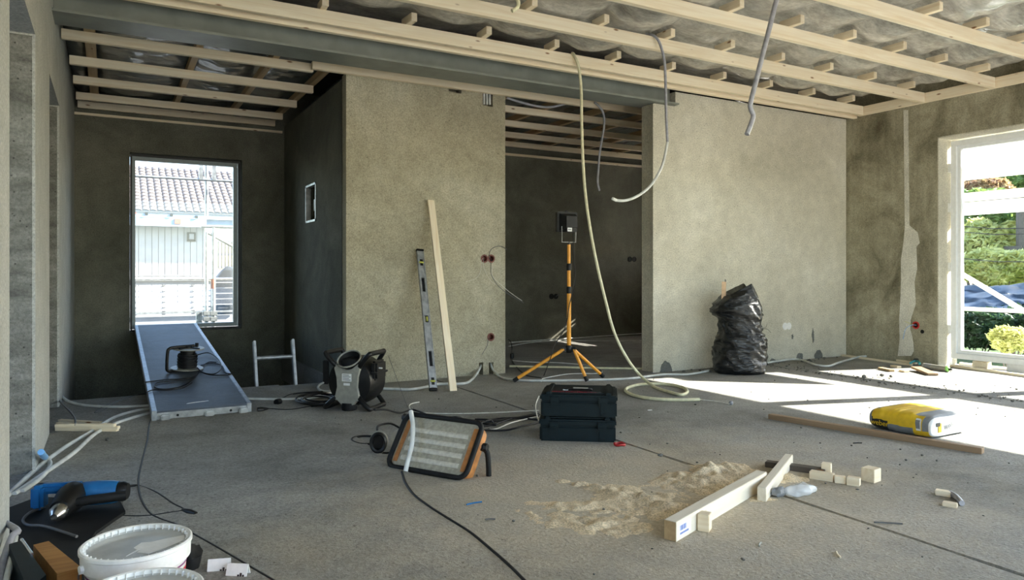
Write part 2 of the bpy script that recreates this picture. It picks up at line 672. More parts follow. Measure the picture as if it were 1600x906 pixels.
def slab(x0, x1, y0, y1, top=0.0):
    n = 60
    def edge(x, jitter):
        return [(x + (random.uniform(-jitter, jitter) if 0 < i < n else 0), y0 + (y1 - y0) * i / n) for i in range(n + 1)]
    poly = edge(x1, 0.003) + edge(x0, 0.003)[::-1]
    o = MB().prism(poly, 0.03 + top, Matrix.Translation((0, 0, -0.03))).obj('floor_slab', M['slab'], floor)
    return o


slab(-2.6, 1.228, YR, 6.14, 0.009)
slab(1.228, 2.482, YR, 6.14)
slab(2.505, 5.800, YR, 6.14)
slab(5.826, 7.6, YR, 6.14)
slab(1.72, 7.25, 6.146, 8.4)

# ---- left wall with two door openings, the side rooms behind it
wl = MB()
wall_grid(wl, 'y', XL - 0.2, XL, YR, YB, 0, 3.0, [(3.02, 4.02, 0, 2.06), (4.94, 5.88, 0, 2.10), (-1.2, 0.6, 0, 2.09)])
wl.box((XL - 0.2, 6.14, -2.7), (XL, YB, 0))
wall_left = struct('wall_left', wl, M['plaster'], 'pale grey plastered wall on the left with two door openings')
for y in (4.02, 5.88):                                      # raw concrete faces of the far jambs
    MB().box((XL - 0.2, y - 0.004, 0.0), (XL - 0.012, y + 0.001, 2.05 if y < 5 else 2.09)).obj('jamb_face', M['raw'], wall_left)
wo_ = MB()
wall_grid(wo_, 'y', -2.8, -2.6, YR, 6.2, -0.3, 3.0, [(2.2, 4.6, 0.9, 2.2), (-1.0, 1.2, 0.9, 2.2)])
wo_.box((-2.6, 6.0, 0), (XL - 0.2, 6.2, 3.0))
wo_.box((-2.6, 4.46, 0), (XL - 0.2, 4.54, 3.0))
struct('wall_side_room', wo_, M['plaster'], 'outer wall of the side room behind the left wall')

# ---- back wall with the tall window over the stairwell
WX0, WX1, WZ0, WZ1 = 0.19, 1.29, 0.315, 2.185
wb = MB()
wall_grid(wb, 'x', YB, YB + 0.35, -0.5, 7.6, -0.03, 3.0, [(WX0, WX1, WZ0, WZ1)])
wb.box((-0.5, YB + 0.03, -2.7), (7.6, YB + 0.35, -0.03))
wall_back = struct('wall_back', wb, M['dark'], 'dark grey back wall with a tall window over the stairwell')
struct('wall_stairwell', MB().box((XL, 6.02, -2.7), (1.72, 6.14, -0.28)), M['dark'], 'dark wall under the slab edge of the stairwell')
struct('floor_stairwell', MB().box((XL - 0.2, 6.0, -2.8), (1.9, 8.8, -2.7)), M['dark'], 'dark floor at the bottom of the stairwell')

# ---- the boxed-in block in the middle: front panel and the wall that runs back from it
J = 0.0265
sock_px = [(757, 404), (767.5, 404), (767, 526.5)]
socks = [PYP(px, py, 5.87) for px, py in sock_px]
holes = [(p.x - J, p.x + J, p.z - J, p.z + J) for p in socks]
s0, s1 = PYP(754, 165, 5.87), PYP(770, 146, 5.87)
holes.append((s0.x, s1.x, s0.z, 2.60))
s2, s3 = PYP(701, 143.5, 5.87), PYP(721, 139, 5.87)
holes.append((s2.x, s3.x, s2.z, s3.z))
n0, n1 = PYP(748.5, 583, 5.87), PYP(755, 566, 5.87)
holes.append((n0.x, n1.x, 0.0, n1.z))
n2, n3 = PYP(764, 583, 5.87), PYP(771, 566, 5.87)
holes.append((n2.x, n3.x, 0.0, n3.z))
wp = MB()
wall_grid(wp, 'x', 5.87, 5.99, 1.72, 3.23, 0, 2.60, holes)
wp.box((1.72, 5.975, 0.0), (3.23, 5.991, 2.60))
wall_mid = struct('wall_middle', wp, M['panel'], 'tan precast concrete panel in the middle with leaning level and plank')
nz0, nz1 = PXP(494, 345, 1.745), PXP(478, 291, 1.745)
pt = MB()
wall_grid(pt, 'y', 1.745, 1.88, 5.995, YB, -2.7, 2.60, [(nz0.y, nz1.y, nz0.z, nz1.z)])
pt.box((1.86, 5.995, -2.7), (1.90, YB, 2.60))
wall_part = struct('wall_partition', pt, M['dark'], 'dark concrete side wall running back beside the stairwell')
fr = MB()
for a, b, c, d in ((nz0.y, nz1.y, nz0.z, nz0.z + 0.02), (nz0.y, nz1.y, nz1.z - 0.02, nz1.z), (nz0.y, nz0.y + 0.02, nz0.z, nz1.z), (nz1.y - 0.02, nz1.y, nz0.z, nz1.z)):
    fr.box((1.738, a, c), (1.79, b, d))
fr.box((1.80, nz0.y + 0.08, nz0.z + 0.12), (1.85, nz1.y - 0.08, nz1.z - 0.14))
fr.obj('niche_frame', M['galv'], wall_part)
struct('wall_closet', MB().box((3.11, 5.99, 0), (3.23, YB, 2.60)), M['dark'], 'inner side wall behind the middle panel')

# ---- front right panel, 17 cm thick, carries the steel beam
wr = MB()
wr.box((4.45, 5.20, 0), (4.715, 5.375, 2.525))
wr.box((4.715, 5.20, 0), (XR, 5.375, 2.665))
wall_fr = struct('wall_right_panel', wr, M['panel_pale'], 'pale concrete panel on the right behind the black rubbish bag')
MB().box((4.437, 5.196, 0), (4.452, 5.214, 2.52)).obj('corner_bead', M['panel_pale'], wall_fr)


def blob(name, cx, cz, rx, rz, m, parent, plane='y', c=5.197, n=26, rough=0.16, flat_bottom=False, th=0.004):
    poly = []
    for k in range(n):
        a = 2 * math.pi * k / n
        q = 1 + rough * (noise.noise(Vector((math.cos(a) * 1.7 + cx * 3, math.sin(a) * 1.7 + cz * 3, rx * 9))) * 2)
        x, z = cx + rx * q * math.cos(a), cz + rz * q * math.sin(a)
        if flat_bottom: z = max(z, 0.0)
        poly.append((x, z))
    if plane == 'y':
        mx = Matrix(((1, 0, 0, 0), (0, 0, 1, c), (0, 1, 0, 0), (0, 0, 0, 1)))
    else:
        mx = Matrix(((0, 0, 1, c), (1, 0, 0, 0), (0, 1, 0, 0), (0, 0, 0, 1)))
    return MB().prism(poly, th, mx).obj(name, m, parent)


for px, w, h in ((1040.5, 11.5, 17), (1249, 9, 12), (1279, 11, 15), (1207, 8, 6)):
    q = PYP(px, 578 if px < 1100 else 560, 5.2)
    s = q.y / 5.2 * w * 0.0062
    blob('mortar_patch', q.x, 0.0, s, h * 0.0064, M['putty'], wall_fr, flat_bottom=True)
for px, py, w, h in ((1270, 525, 2.5, 11), (1238, 526, 2, 4)):
    q = PYP(px, py, 5.2)
    blob('stain', q.x, q.z, w * 0.0066, h * 0.0066, M['putty'], wall_fr, rough=0.3, th=0.003)

# ---- right wall with the big window
RW = (-1.5, 4.17, -0.005, 2.29)  # near end stretched out of view to let more light in
qa, qb = PXP(1431, 508, XR), PXP(1441, 518, XR)
mb = MB()
wall_grid(mb, 'y', XR, XR + 0.33, YR, YB + 0.35, -0.28, 3.0, [RW, (6.75, 7.95, 0.05, 2.2), (qa.y - J, qa.y + J, qa.z - J, qa.z + J), (qb.y - 0.012, qb.y + 0.012, qb.z - 0.012, qb.z + 0.012)])
wall_right = struct('wall_right', mb, M['rough'], 'mottled brown grey concrete wall on the right with a big window')
MB().box((XR - 0.002, 4.165, 0.0), (XR + 0.24, 4.175, 2.295)).obj('reveal_face', M['panel_pale'], wall_right)
MB().box((XR - 0.002, -1.5, 2.284), (XR + 0.24, 4.175, 2.296)).obj('reveal_face', M['panel_pale'], wall_right)
# plastered cable chase
ch = [(1412, 172), (1419, 172), (1420, 260), (1421, 352), (1434, 363), (1437, 380), (1432, 385), (1433, 420), (1429, 440), (1431, 475), (1426, 490), (1423, 500), (1422, 514), (1425, 524), (1427, 535), (1428, 548), (1424, 556),
      (1403, 556), (1406, 530), (1405, 500), (1407, 470), (1408, 440), (1408, 405), (1412, 378), (1414, 355), (1413, 260)]
poly = [(lambda q: (q.y, max(q.z, 0.012)))(PXP(a, b, XR)) for a, b in ch]
MB().prism(poly, 0.005, Matrix(((0, 0, 1, XR - 0.004), (1, 0, 0, 0), (0, 1, 0, 0), (0, 0, 0, 1)))).obj('plaster_patch', M['patch'], wall_right)

# ---- rear wall behind the camera, its opening widened to fill the room with light
wz = MB()
wall_grid(wz, 'x', YR - 0.3, YR, -2.8, 7.6, -0.28, 3.0, [(-0.2, 7.1, 0.02, 2.65)])
struct('wall_rear', wz, M['panel'], 'wall behind the viewer with an opening widened for fill light')

# ---- ceiling: slab, battens on spacer strips, sagging vapour film
ceiling = struct('ceiling', MB().box((-2.8, YR - 0.3, HT), (7.6, YB + 0.35, HT + 0.2)), M['insul'], 'open ceiling of pine battens under sagging plastic film')
BZ = 2.66


def batten(x0, x1, y, z, w=0.045, h=0.095, m='pine', dz=0.0):
    return timber('ceiling_batten', (x0, y, z + h / 2), (x1, y, z + h / 2 + dz), w, h, M[m], ceiling)


main_y = [4.965, 4.29, 3.63, 2.985, 2.33, 1.68, 1.03, 0.38, -0.27, -0.92, -1.57]
for y in main_y:
    batten(XL + 0.01, 7.185, y + random.uniform(-0.006, 0.006), BZ)
batten(XL + 0.01, 7.28, 5.085, BZ - 0.012)
timber('ceiling_batten', (7.212, YR, BZ + 0.0475), (7.212, 5.02, BZ + 0.0475), 0.045, 0.095, M['pine'], ceiling)
joist_x = [4.39 + 0.62 * k for k in range(-7, 5)]
for y in main_y:
    for x in joist_x:
        if y < 1.5: continue
        timber('spacer_block', (x + random.uniform(-.01, .01), y - 0.115 + random.uniform(-.02, .02), BZ + 0.095 + 0.03), (x, y + 0.06, BZ + 0.095 + 0.03), 0.045, 0.06, M['pine'], ceiling)
# hall and inner room
for y in (6.62, 7.28, 7.94, 8.34):
    batten(XL + 0.03, 1.63, y, 2.58, 0.045, 0.068, 'pine')
batten(XL + 0.01, 1.46, 5.93, 2.582, 0.045, 0.068, 'pine')
batten(1.43, 7.2, 5.835, 2.582, 0.045, 0.062, 'pine')
MB().box((XL, 8.375, 2.52), (1.72, 8.40, 2.545)).obj('ceiling_batten', M['pine'], ceiling)
for y in (6.42, 7.04, 7.62, 8.18):
    batten(1.95, 7.2, y, 2.58, 0.045, 0.066, 'pine')
MB().box((1.95, 8.36, 2.50), (7.2, 8.40, 2.53)).obj('ceiling_batten', M['pine'], ceiling)
for x in (-0.12, 0.60, 1.16, 1.62):
    timber('ceiling_joist', (x, 5.5, 2.68), (x, 8.38, 2.68), 0.07 if x < 0 else 0.05, 0.06, M['pine_dark'], ceiling)
for x in [2.2 + 0.6 * k for k in range(9)]:
    timber('ceiling_joist', (x, 5.5, 2.68), (x, 8.38, 2.68), 0.05, 0.06, M['pine_dark'], ceiling)


def film(name, x0, x1, y0, y1, z, sag, joists, m, step=0.045, flat=99):
    nx, ny = int((x1 - x0) / step), int((y1 - y0) / step)
    vs, fs = [], []
    js = [x0] + [j for j in joists if x0 < j < x1] + [x1]
    for j in range(ny + 1):
        y = y0 + (y1 - y0) * j / ny
        for i in range(nx + 1):
            x = x0 + (x1 - x0) * i / nx
            k = max(q for q in range(len(js) - 1) if js[q] <= x + 1e-6)
            u = (x - js[k]) / (js[k + 1] - js[k])
            yy = y + 0.25 * math.sin(k * 2.3 + 0.7)
            b = 0.65 + 0.5 * noise.noise(Vector((k * 3.1, yy * 0.8, 1.3)))
            s = sag * b * (math.sin(math.pi * min(max(u, 0), 1)) ** 0.6)
            wr_ = 0.022 * abs(noise.noise(Vector((x * 2.0 + y * 1.5, y * 6.0 - x * 2.2, 4.2)))) + 0.01 * noise.noise(Vector((x * 9, y * 9, 7)))
            if y > flat - 0.25:                              # pulled up over the steel beam
                g = min(1.0, (y - flat + 0.25) / 0.22)
                s, wr_ = s * (1 - g), wr_ * (1 - g)
            vs.append((x, y, z - s - wr_ * 1.4))
    for j in range(ny):
        for i in range(nx):
            a = j * (nx + 1) + i
            fs.append((a, a + 1, a + nx + 2, a + nx + 1))
    me = bpy.data.meshes.new(name)
    me.from_pydata(vs, [], fs)
    me.materials.append(M[m])
    me.shade_smooth()
    return link(name, me, ceiling)


film('vapour_film', XL, 7.16, YR, 5.42, 2.89, 0.135, joist_x, 'sheet', flat=5.12)
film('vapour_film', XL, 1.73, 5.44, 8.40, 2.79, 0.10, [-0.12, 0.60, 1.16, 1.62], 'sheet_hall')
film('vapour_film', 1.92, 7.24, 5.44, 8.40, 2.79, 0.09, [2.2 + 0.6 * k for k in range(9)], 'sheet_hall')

# ---- steel beam
bm_ = MB()
bm_.box((XL, 5.14, 2.528), (4.71, 5.42, 2.545))
bm_.box((XL, 5.272, 2.545), (4.71, 5.288, 2.80))
bm_.box((XL, 5.14, 2.80), (4.71, 5.42, 2.815))
struct('trim_1', bm_, M['steel'], 'grey primed steel beam spanning from the left wall to the right panel')


# ---- windows
def ring_frame(mb, axis, c0, c1, u0, u1, z0, z1, w):
    def bx(a, b, c, d):
        mb.box((a, c0, c) if axis == 'x' else (c0, a, c), (b, c1, d) if axis == 'x' else (c1, b, d), bevel=0.004)
    bx(u0, u1, z0, z0 + w)
    bx(u0, u1, z1 - w, z1)
    bx(u0, u0 + w, z0 + w, z1 - w)
    bx(u1 - w, u1, z0 + w, z1 - w)
    return mb


w1 = struct('window_1', ring_frame(MB(), 'x', YB + 0.13, YB + 0.20, WX0 + 0.012, WX1 - 0.03, WZ0 + 0.025, WZ1 - 0.02, 0.042), M['frame_grey'], 'tall window in the back wall with a view of a tiled roof')
MB().box((WX0 + 0.05, YB + 0.165, WZ0 + 0.06), (WX1 - 0.07, YB + 0.171, WZ1 - 0.06)).obj('pane', M['glass'], w1)
ring_frame(MB(), 'x', YB + 0.10, YB + 0.135, WX0 + 0.004, WX1 - 0.004, WZ0 + 0.002, WZ1 - 0.002, 0.02).obj('outer_frame', M['black'], w1)

w2 = struct('window_2', ring_frame(MB(), 'y', XR + 0.165, XR + 0.235, -1.47, 4.14, 0.075, 2.262, 0.055), M['frame_white'], 'big white window in the right wall with a garden behind')
MB().box((XR + 0.165, 2.49, 0.13), (XR + 0.235, 2.575, 2.21), bevel=0.004).obj('mullion', M['frame_white'], w2)
ring_frame(MB(), 'y', XR + 0.185, XR + 0.245, 2.57, 4.087, 0.128, 2.21, 0.035).obj('sash', M['frame_white'], w2)
ring_frame(MB(), 'y', XR + 0.185, XR + 0.245, 0.683, 2.495, 0.128, 2.21, 0.035).obj('sash', M['frame_white'], w2)
MB().box((XR + 0.165, 0.60, 0.13), (XR + 0.235, 0.685, 2.21), bevel=0.004).obj('mullion', M['frame_white'], w2)
ring_frame(MB(), 'y', XR + 0.185, XR + 0.245, -1.42, 0.605, 0.128, 2.21, 0.035).obj('sash', M['frame_white'], w2)
for a, b in ((2.6, 4.055), (0.715, 2.46), (-1.39, 0.57)):
    MB().box((XR + 0.21, a, 0.16), (XR + 0.216, b, 2.178)).obj('pane', M['glass'], w2)
for k, (y, l) in enumerate(((3.93, 0.14), (3.62, 0.16), (3.1, 0.14), (1.6, 0.14))):
    MB().box((XR + 0.16, y - l, 0.0), (XR + 0.235, y, 0.075 if k else 0.07), bevel=0.003).obj('packer', M['pine'] if k != 1 else M['white_pl'], w2)
for z in (0.32, 0.95, 1.55, 1.95):
    MB().box((XR + 0.16, 4.14, z), (XR + 0.20, 4.168, z + 0.09)).obj('packer', M['white_pl'], w2)
# unseen inner-room window, boards added to shape two slits of sun
w3 = struct('window_3', ring_frame(MB(), 'y', XR + 0.16, XR + 0.23, 6.77, 7.93, 0.08, 2.19, 0.05), M['frame_white'], 'unseen inner room window, boards and film added to shape its light')
for za, zb in ((0.04, 1.245), (1.275, 1.305), (1.335, 1.40)):          # added boards leave two sun slits, added film above gives soft light
    MB().box((XR + 0.10, 6.62, za), (XR + 0.12, 8.08, zb)).obj('board', M['pine_dark'], w3)
MB().box((XR + 0.121, 6.7, 1.38), (XR + 0.126, 8.0, 2.2)).obj('film', M['white_sheet'], w3)


# ---- things set in the walls
def socket(p, plane, m_ring, m_in, label, parent=None, wires=(), hole_r=0.026, group=None):
    """flush mounting box: ring proud of the wall, cup sunk into it; plane 'y' faces -Y, 'x' faces -X"""
    rot = Matrix.Rotation(R(90), 4, 'X') if plane == 'y' else Matrix.Rotation(R(-90), 4, 'Y')
    t = thing('junction_box', label, 'socket', p, group=group)
    t.matrix_world = Matrix.Translation(p) @ rot
    MB().lathe([(hole_r, 0.0), (hole_r, 0.003), (0.037, 0.003), (0.0385, 0.0)], 28, cap0=False, cap1=False).obj('rim', m_ring, t)
    MB().lathe([(hole_r, 0.001), (hole_r - 0.001, -0.045), (0.001, -0.045)], 24, cap0=False, cap1=False).obj('cup', m_in, t)
    for k, (pts, r, m) in enumerate(wires):
        q = [t.matrix_world.inverted() @ Vector(v) for v in pts]
        MB().tube(smooth_pts(q, 6), r, 6).obj('wire', m, t, smooth=60)
    return t


def wpts(px, Y0, off=None):
    off = off or [0.0] * len(px)
    return [PYP(a, b, Y0 - o) for (a, b), o in zip(px, off)]


o5 = [-0.03, 0.02, 0.05, 0.06, 0.05, 0.04]
socket(socks[0], 'y', M['redbox'], M['redbox'], 'red round wall box with two white wires hanging out', wires=[
    (wpts([(756, 402), (752, 408), (751.5, 420), (748, 430), (741, 436), (728, 440)], 5.87, o5), 0.0016, M['wire_white']),
    (wpts([(757, 402), (755, 410), (757, 421), (762, 431), (768, 440), (774, 444)], 5.87, o5), 0.0013, M['wire_white'])])
socket(socks[1], 'y', M['redbox'], M['redbox'], 'red round wall box with dark cables fanning out to the right', wires=[
    (wpts([(766, 404), (764, 398), (768, 389), (778, 384.5), (786, 386), (792, 390)], 5.87, o5), 0.0035, M['wire_grey']),
    (wpts([(768, 406), (767, 415), (768, 430), (780, 448), (800, 463), (818, 473)], 5.87, [-0.03, 0.03, 0.06, 0.09, 0.12, 0.12]), 0.003, M['wire_grey']),
    (wpts([(769, 406), (769, 418), (770, 432), (784, 446), (800, 459), (816, 470)], 5.87, [-0.03, 0.03, 0.07, 0.1, 0.13, 0.13]), 0.002, M['wire_white'])])
socket(socks[2], 'y', M['redbox'], M['redbox'], 'low red round wall box with one short black cable', wires=[
    (wpts([(766, 528), (763, 531), (761.5, 539), (757, 547), (753, 554)], 5.87, [-0.02, 0.03, 0.05, 0.05, 0.05]), 0.003, M['wire_grey'])])
q = PXP(1431, 508, XR)
socket(q, 'x', M['red'], M['redbox'], 'red round wall box with blue and yellow wires by the garden window', wires=[
    ([q + Vector((0.005, 0, 0)), PXP(1424, 508, XR - 0.04), PXP(1415, 514, XR - 0.05), PXP(1411, 530, XR - 0.05)], 0.0025, M['blue_cut']),
    ([q + Vector((0.005, 0, 0)), PXP(1424, 506, XR - 0.03), PXP(1414, 502, XR - 0.03)], 0.0018, M['vial'])])
q = PXP(1441, 518, XR)
t = thing('cable_outlet', 'small black hole of a cable outlet under the red wall box', 'outlet', q)
MB().lathe([(0.02, -0.003), (0.02, 0.0), (0.011, 0.001), (0.011, -0.02)], 16, Matrix.Rotation(R(-90), 4, 'Y')).obj('sleeve', M['black_matt'], t)
# double white blanking cover on the right panel
q = PYP(1229.5, 509.5, 5.2)
t = thing('blanking_cover', 'white double blanking cover low on the pale right panel', 'cover', (q.x, 5.2, q.z))
rm = Matrix.Rotation(R(90), 4, 'X')
for s in (-1, 1):
    MB().lathe([(0.039, 0.0), (0.039, 0.004), (0.034, 0.006)], 20, Matrix.Translation((s * 0.029, 0, 0)) @ rm).obj('cover_disc', M['white_pl'], t)
q = PYP(1192, 513, 5.2)
t = thing('wire_stub', 'thin grey wire stubs beside the rubbish bag', 'wire', (q.x, 5.2, q.z))
MB().tube(smooth_pts([(0, 0.0, 0), (-0.01, -0.05, 0.02), (-0.005, -0.06, 0.055)], 5), 0.002, 5).obj('wire', M['wire_grey'], t)
MB().tube(smooth_pts([(0, 0.0, 0), (0.02, -0.05, -0.01), (0.05, -0.06, -0.045)], 5), 0.002, 5).obj('wire', M['wire_grey'], t)
# sockets in the inner room
for px, py, w in ((861.5, 463, 0), (868.5, 463, 1), (984, 405, 0), (991, 405, 0)):
    q = PYP(px, py, 8.4)
    t = thing('junction_box', {861.5: 'black wall box left of its pair behind the lamp stand', 868.5: 'black wall box with a cable tail behind the lamp stand', 984: 'dark wall box, left of the pair by the right panel edge', 991: 'dark wall box, right of the pair by the right panel edge'}[px], 'socket', (q.x, 8.4, q.z))
    MB().lathe([(0.001, 0.001), (0.03, 0.001), (0.03, 0.004), (0.037, 0.006), (0.038, -0.001)], 20, rm, cap0=False).obj('rim', M['black_matt'], t)
    if w:
        MB().tube(smooth_pts([(0, 0, 0), (0.05, -0.04, 0.03), (0.14, -0.05, 0.03)], 5), 0.004, 6).obj('wire', M['wire_grey'], t)
# three riser pipes in the slot at the panel top
for k, px in enumerate((756.5, 761, 765.5)):
    a = PYP(px, 164, 5.895)
    tag(MB().tube([(a.x, 5.90, a.z + 0.004), (a.x, 5.90, 2.62)], 0.011, 10).obj('riser_pipe', M['conduit'], smooth=60),
        'white riser pipe in the slot at the panel top, ' + ('left of three', 'middle of three', 'right of three')[k], 'pipe', 'riser pipes in the panel slot')

# ================================================================ things in the room
# ---- scaffold deck used as a ramp over the stairwell
ra, rb = P(237, 660), P(390, 645)
RY0, RZ0, RY1, RZ1 = 5.05, 0.066, 8.50, 0.383
slope = math.atan2(RZ1 - RZ0, RY1 - RY0)
rlen = math.hypot(RY1 - RY0, RZ1 - RZ0)
rw = 0.60
ramp = thing('scaffold_deck', 'dark worn scaffold deck sloping up to the tall window', 'deck', (0.235, RY0, RZ0), (slope, 0, 0))
RPT, RN = Vector((0, RY0, RZ0)), Vector((0, -math.sin(slope), math.cos(slope)))
MB().box((0.03, 0.0, -0.012), (rw - 0.03, rlen, 0.0)).obj('deck_board', M['deck'], ramp)
for x in (0.0, rw - 0.03):
    MB().box((x, -0.005, -0.06), (x + 0.03, rlen, 0.004), bevel=0.003).obj('side_rail', M['alu'], ramp)
MB().box((0.03, 0.0, -0.055), (rw - 0.03, 0.03, -0.013), bevel=0.002).obj('end_beam', M['galv'], ramp)
MB().box((0.03, rlen - 0.03, -0.055), (rw - 0.03, rlen, -0.013), bevel=0.002).obj('end_beam', M['galv'], ramp)
for x in (0.05, 0.31, 0.52):
    MB().box((x, -0.03, -0.062), (x + 0.055, 0.0, -0.02), bevel=0.008).obj('claw', M['galv'], ramp)
for x in (0.15, 0.47):
    MB().lathe([(0.008, -0.0015), (0.008, 0.001)], 12, Matrix.Translation((x, -0.001, -0.036)) @ Matrix.Rotation(R(90), 4, 'X')).obj('rivet_hole', M['black_matt'], ramp)
a_ = [(0.21, 0.12), (0.28, 0.135), (0.35, 0.15), (0.35, 0.16), (0.26, 0.15), (0.22, 0.135)]
MB().prism(a_, 0.0008).obj('scratch_mark', M['white_print'], ramp)


def onramp(pxs, lift=0.005):
    return [PPL(a, b, RPT + RN * lift, RN) for a, b in pxs]


# ---- cable reel lying on the ramp
q = PPL(292, 578, RPT, RN)
reel = thing('cable_reel', 'black cable reel with pale discs lying on the sloping deck', 'cable reel', q, (slope, 0, R(25)))
MB().lathe([(0.118, 0.012), (0.122, 0.016), (0.118, 0.02)], 36).obj('disc', M['silver'], reel, smooth=30)
MB().lathe([(0.118, 0.170), (0.122, 0.174), (0.118, 0.178)], 36).obj('disc', M['silver'], reel, smooth=30)
MB().lathe([(0.055, 0.02), (0.055, 0.17)], 24).obj('core', M['black'], reel, smooth=40)
for z in range(9):
    pts = [((0.066 + 0.004 * (z % 2)) * math.cos(a / 24 * 2 * math.pi), (0.066 + 0.004 * (z % 2)) * math.sin(a / 24 * 2 * math.pi), 0.03 + z * 0.012) for a in range(24)]
    MB().tube(pts, 0.006, 6, True).obj('wound_cable', M['cord'], reel, smooth=60)
MB().tube(smooth_pts([(0.05, 0, 0.19), (-0.11, 0, 0.19), (-0.155, 0, 0.18), (-0.165, 0, 0.15), (-0.165, 0, 0.05), (-0.155, 0, 0.012), (-0.11, 0, 0.007), (0.05, 0, 0.007)], 5), 0.012, 10).obj('handle', M['black'], reel, smooth=60)
h = MB()
for a in range(4):
    h.box((-0.008, 0.0, 0.178), (0.008, 0.10, 0.186), Matrix.Rotation(a * math.pi / 2 + 0.4, 4, 'Z'))
h.lathe([(0.03, 0.178), (0.03, 0.192), (0.022, 0.196)], 18)
h.obj('hub', M['black'], reel)
MB().lathe([(0.012, 0.178), (0.013, 0.205), (0.009, 0.208)], 12, Matrix.Translation((0.085, 0.02, 0))).obj('crank_knob', M['black'], reel)
cable('cable', onramp([(306, 555), (325, 551), (340, 560), (346, 574), (335, 584), (318, 582), (308, 574)], 0.02), 0.0045, M['cord'], 'black cable loop springing off the reel to the right', 'cable')
cable('cable', onramp([(304, 577), (322, 568), (345, 570), (352, 582), (361, 584), (350, 586), (325, 585), (312, 577), (325, 566), (338, 566)], 0.008), 0.0045, M['cord'], 'black cable coiled over the right edge of the deck', 'cable')
cable('cable', onramp([(314, 570), (308, 584), (295, 591), (262, 593), (226, 597)], 0.006), 0.0045, M['cord'], 'black cable crossing the deck just under the reel', 'cable')
cable('cable', onramp([(310, 580), (302, 592), (284, 603), (258, 608), (242, 605), (246, 598), (268, 595), (296, 592)], 0.007), 0.0045, M['cord'], 'black cable in a flat loop on the middle of the deck', 'cable')
cable('cable', onramp([(300, 598), (285, 606), (262, 609), (240, 609), (228, 613)], 0.012), 0.0045, M['cord'], 'black cable running off the left edge of the deck', 'cable')

# ---- ladder standing in the stairwell
l0, l1 = PYP(397, 533, 6.26), PYP(457, 529, 6.26)
lad = thing('ladder', 'aluminium ladder top sticking out of the stairwell', 'ladder', (l0.x, 6.26, l0.z), (R(-17), 0, 0))
lw = l1.x - l0.x
for x in (0.0, lw):
    MB().box((x - 0.011, -0.03, -3.12), (x + 0.011, 0.03, 0.0), bevel=0.004).obj('rail', M['alu'], lad)
for k in range(11):
    MB().tube([(0.0, 0, -0.145 - 0.28 * k), (lw, 0, -0.145 - 0.28 * k)], 0.0165, 10).obj('rung', M['alu'], lad, smooth=60)

# ---- fan / air blower
fan = thing('air_blower', 'black air blower with silver front shell and cage handles', 'blower', P(557, 636), (0, 0, R(-46)))
FR = Matrix.Translation((0, 0, 0.19)) @ Matrix.Rotation(R(90), 4, 'X')
MB().lathe([(0.12, -0.13), (0.165, -0.115), (0.17, -0.05), (0.17, 0.06), (0.16, 0.10), (0.12, 0.115)], 36, FR).obj('drum', M['black'], fan, smooth=35)
sh = [(-0.085, 0.135), (-0.10, 0.10), (-0.083, 0.04), (-0.078, -0.03), (-0.092, -0.09), (-0.105, -0.12), (-0.075, -0.125), (-0.05, -0.15), (-0.02, -0.175), (0.0, -0.18), (0.02, -0.175), (0.05, -0.15), (0.075, -0.125), (0.105, -0.12), (0.092, -0.09), (0.078, -0.03), (0.083, 0.04), (0.10, 0.10), (0.085, 0.135), (0.04, 0.10), (0.0, 0.09), (-0.04, 0.10)]
MB().prism(sh, 0.022, Matrix.Translation((0, -0.112, 0.19)) @ Matrix.Rotation(R(90), 4, 'X'), 0.96).obj('front_shell', M['silver'], fan, smooth=30)
lab = MB().box((-0.036, -0.1355, 0.20), (0.036, -0.1345, 0.252)).obj('rating_label', M['white_print'], fan)
lm = MB()
for k in range(4):
    lm.box((-0.030, -0.1365, 0.207 + k * 0.011), (0.030 - 0.012 * (k % 2), -0.1355, 0.212 + k * 0.011))
lm.obj('print', M['grey_print'], lab)
MB().box((-0.024, -0.1355, 0.172), (0.024, -0.1345, 0.188)).obj('rating_label', M['white_print'], fan)
MB().lathe([(0.05, -0.02), (0.08, 0.04), (0.083, 0.045), (0.076, 0.043), (0.045, -0.01)], 28, Matrix.Translation((0, -0.075, 0.315)) @ Matrix.Rotation(R(38), 4, 'X'), cap0=True, cap1=True).obj('air_outlet', M['black_matt'], fan, smooth=40)
ring_ = [((0.081 * math.cos(2 * math.pi * k / 28)), 0.081 * math.sin(2 * math.pi * k / 28), 0.045) for k in range(28)]
mxo = Matrix.Translation((0, -0.075, 0.315)) @ Matrix.Rotation(R(38), 4, 'X')
MB().tube([mxo @ Vector(p) for p in ring_], 0.006, 6, True).obj('outlet_rim', M['silver'], fan, smooth=60)
for s in (-1, 1):
    MB().tube(smooth_pts([(s * 0.085, -0.115, 0.295), (s * 0.115, -0.13, 0.33), (s * 0.165, -0.13, 0.385), (s * 0.168, -0.10, 0.39), (s * 0.168, 0.06, 0.39), (s * 0.165, 0.09, 0.385), (s * 0.12, 0.10, 0.32)], 4), 0.017, 8).obj('handle', M['black'], fan, smooth=60)
    MB().tube(smooth_pts([(s * 0.085, -0.115, 0.09), (s * 0.115, -0.13, 0.065), (s * 0.165, -0.13, 0.02), (s * 0.168, -0.10, 0.017), (s * 0.168, 0.06, 0.017), (s * 0.165, 0.09, 0.02), (s * 0.12, 0.10, 0.07)], 4), 0.017, 8).obj('foot_frame', M['black'], fan, smooth=60)
MB().lathe([(0.05, 0.0), (0.055, 0.02), (0.05, 0.05)], 18, Matrix.Translation((0, -0.10, 0.0)), True, True).obj('foot', M['black_matt'], fan, smooth=40)
mo = MB().box((0.14, -0.07, 0.20), (0.19, 0.085, 0.335), bevel=0.015)
mo.box((0.15, -0.08, 0.245), (0.20, 0.09, 0.26), bevel=0.004)
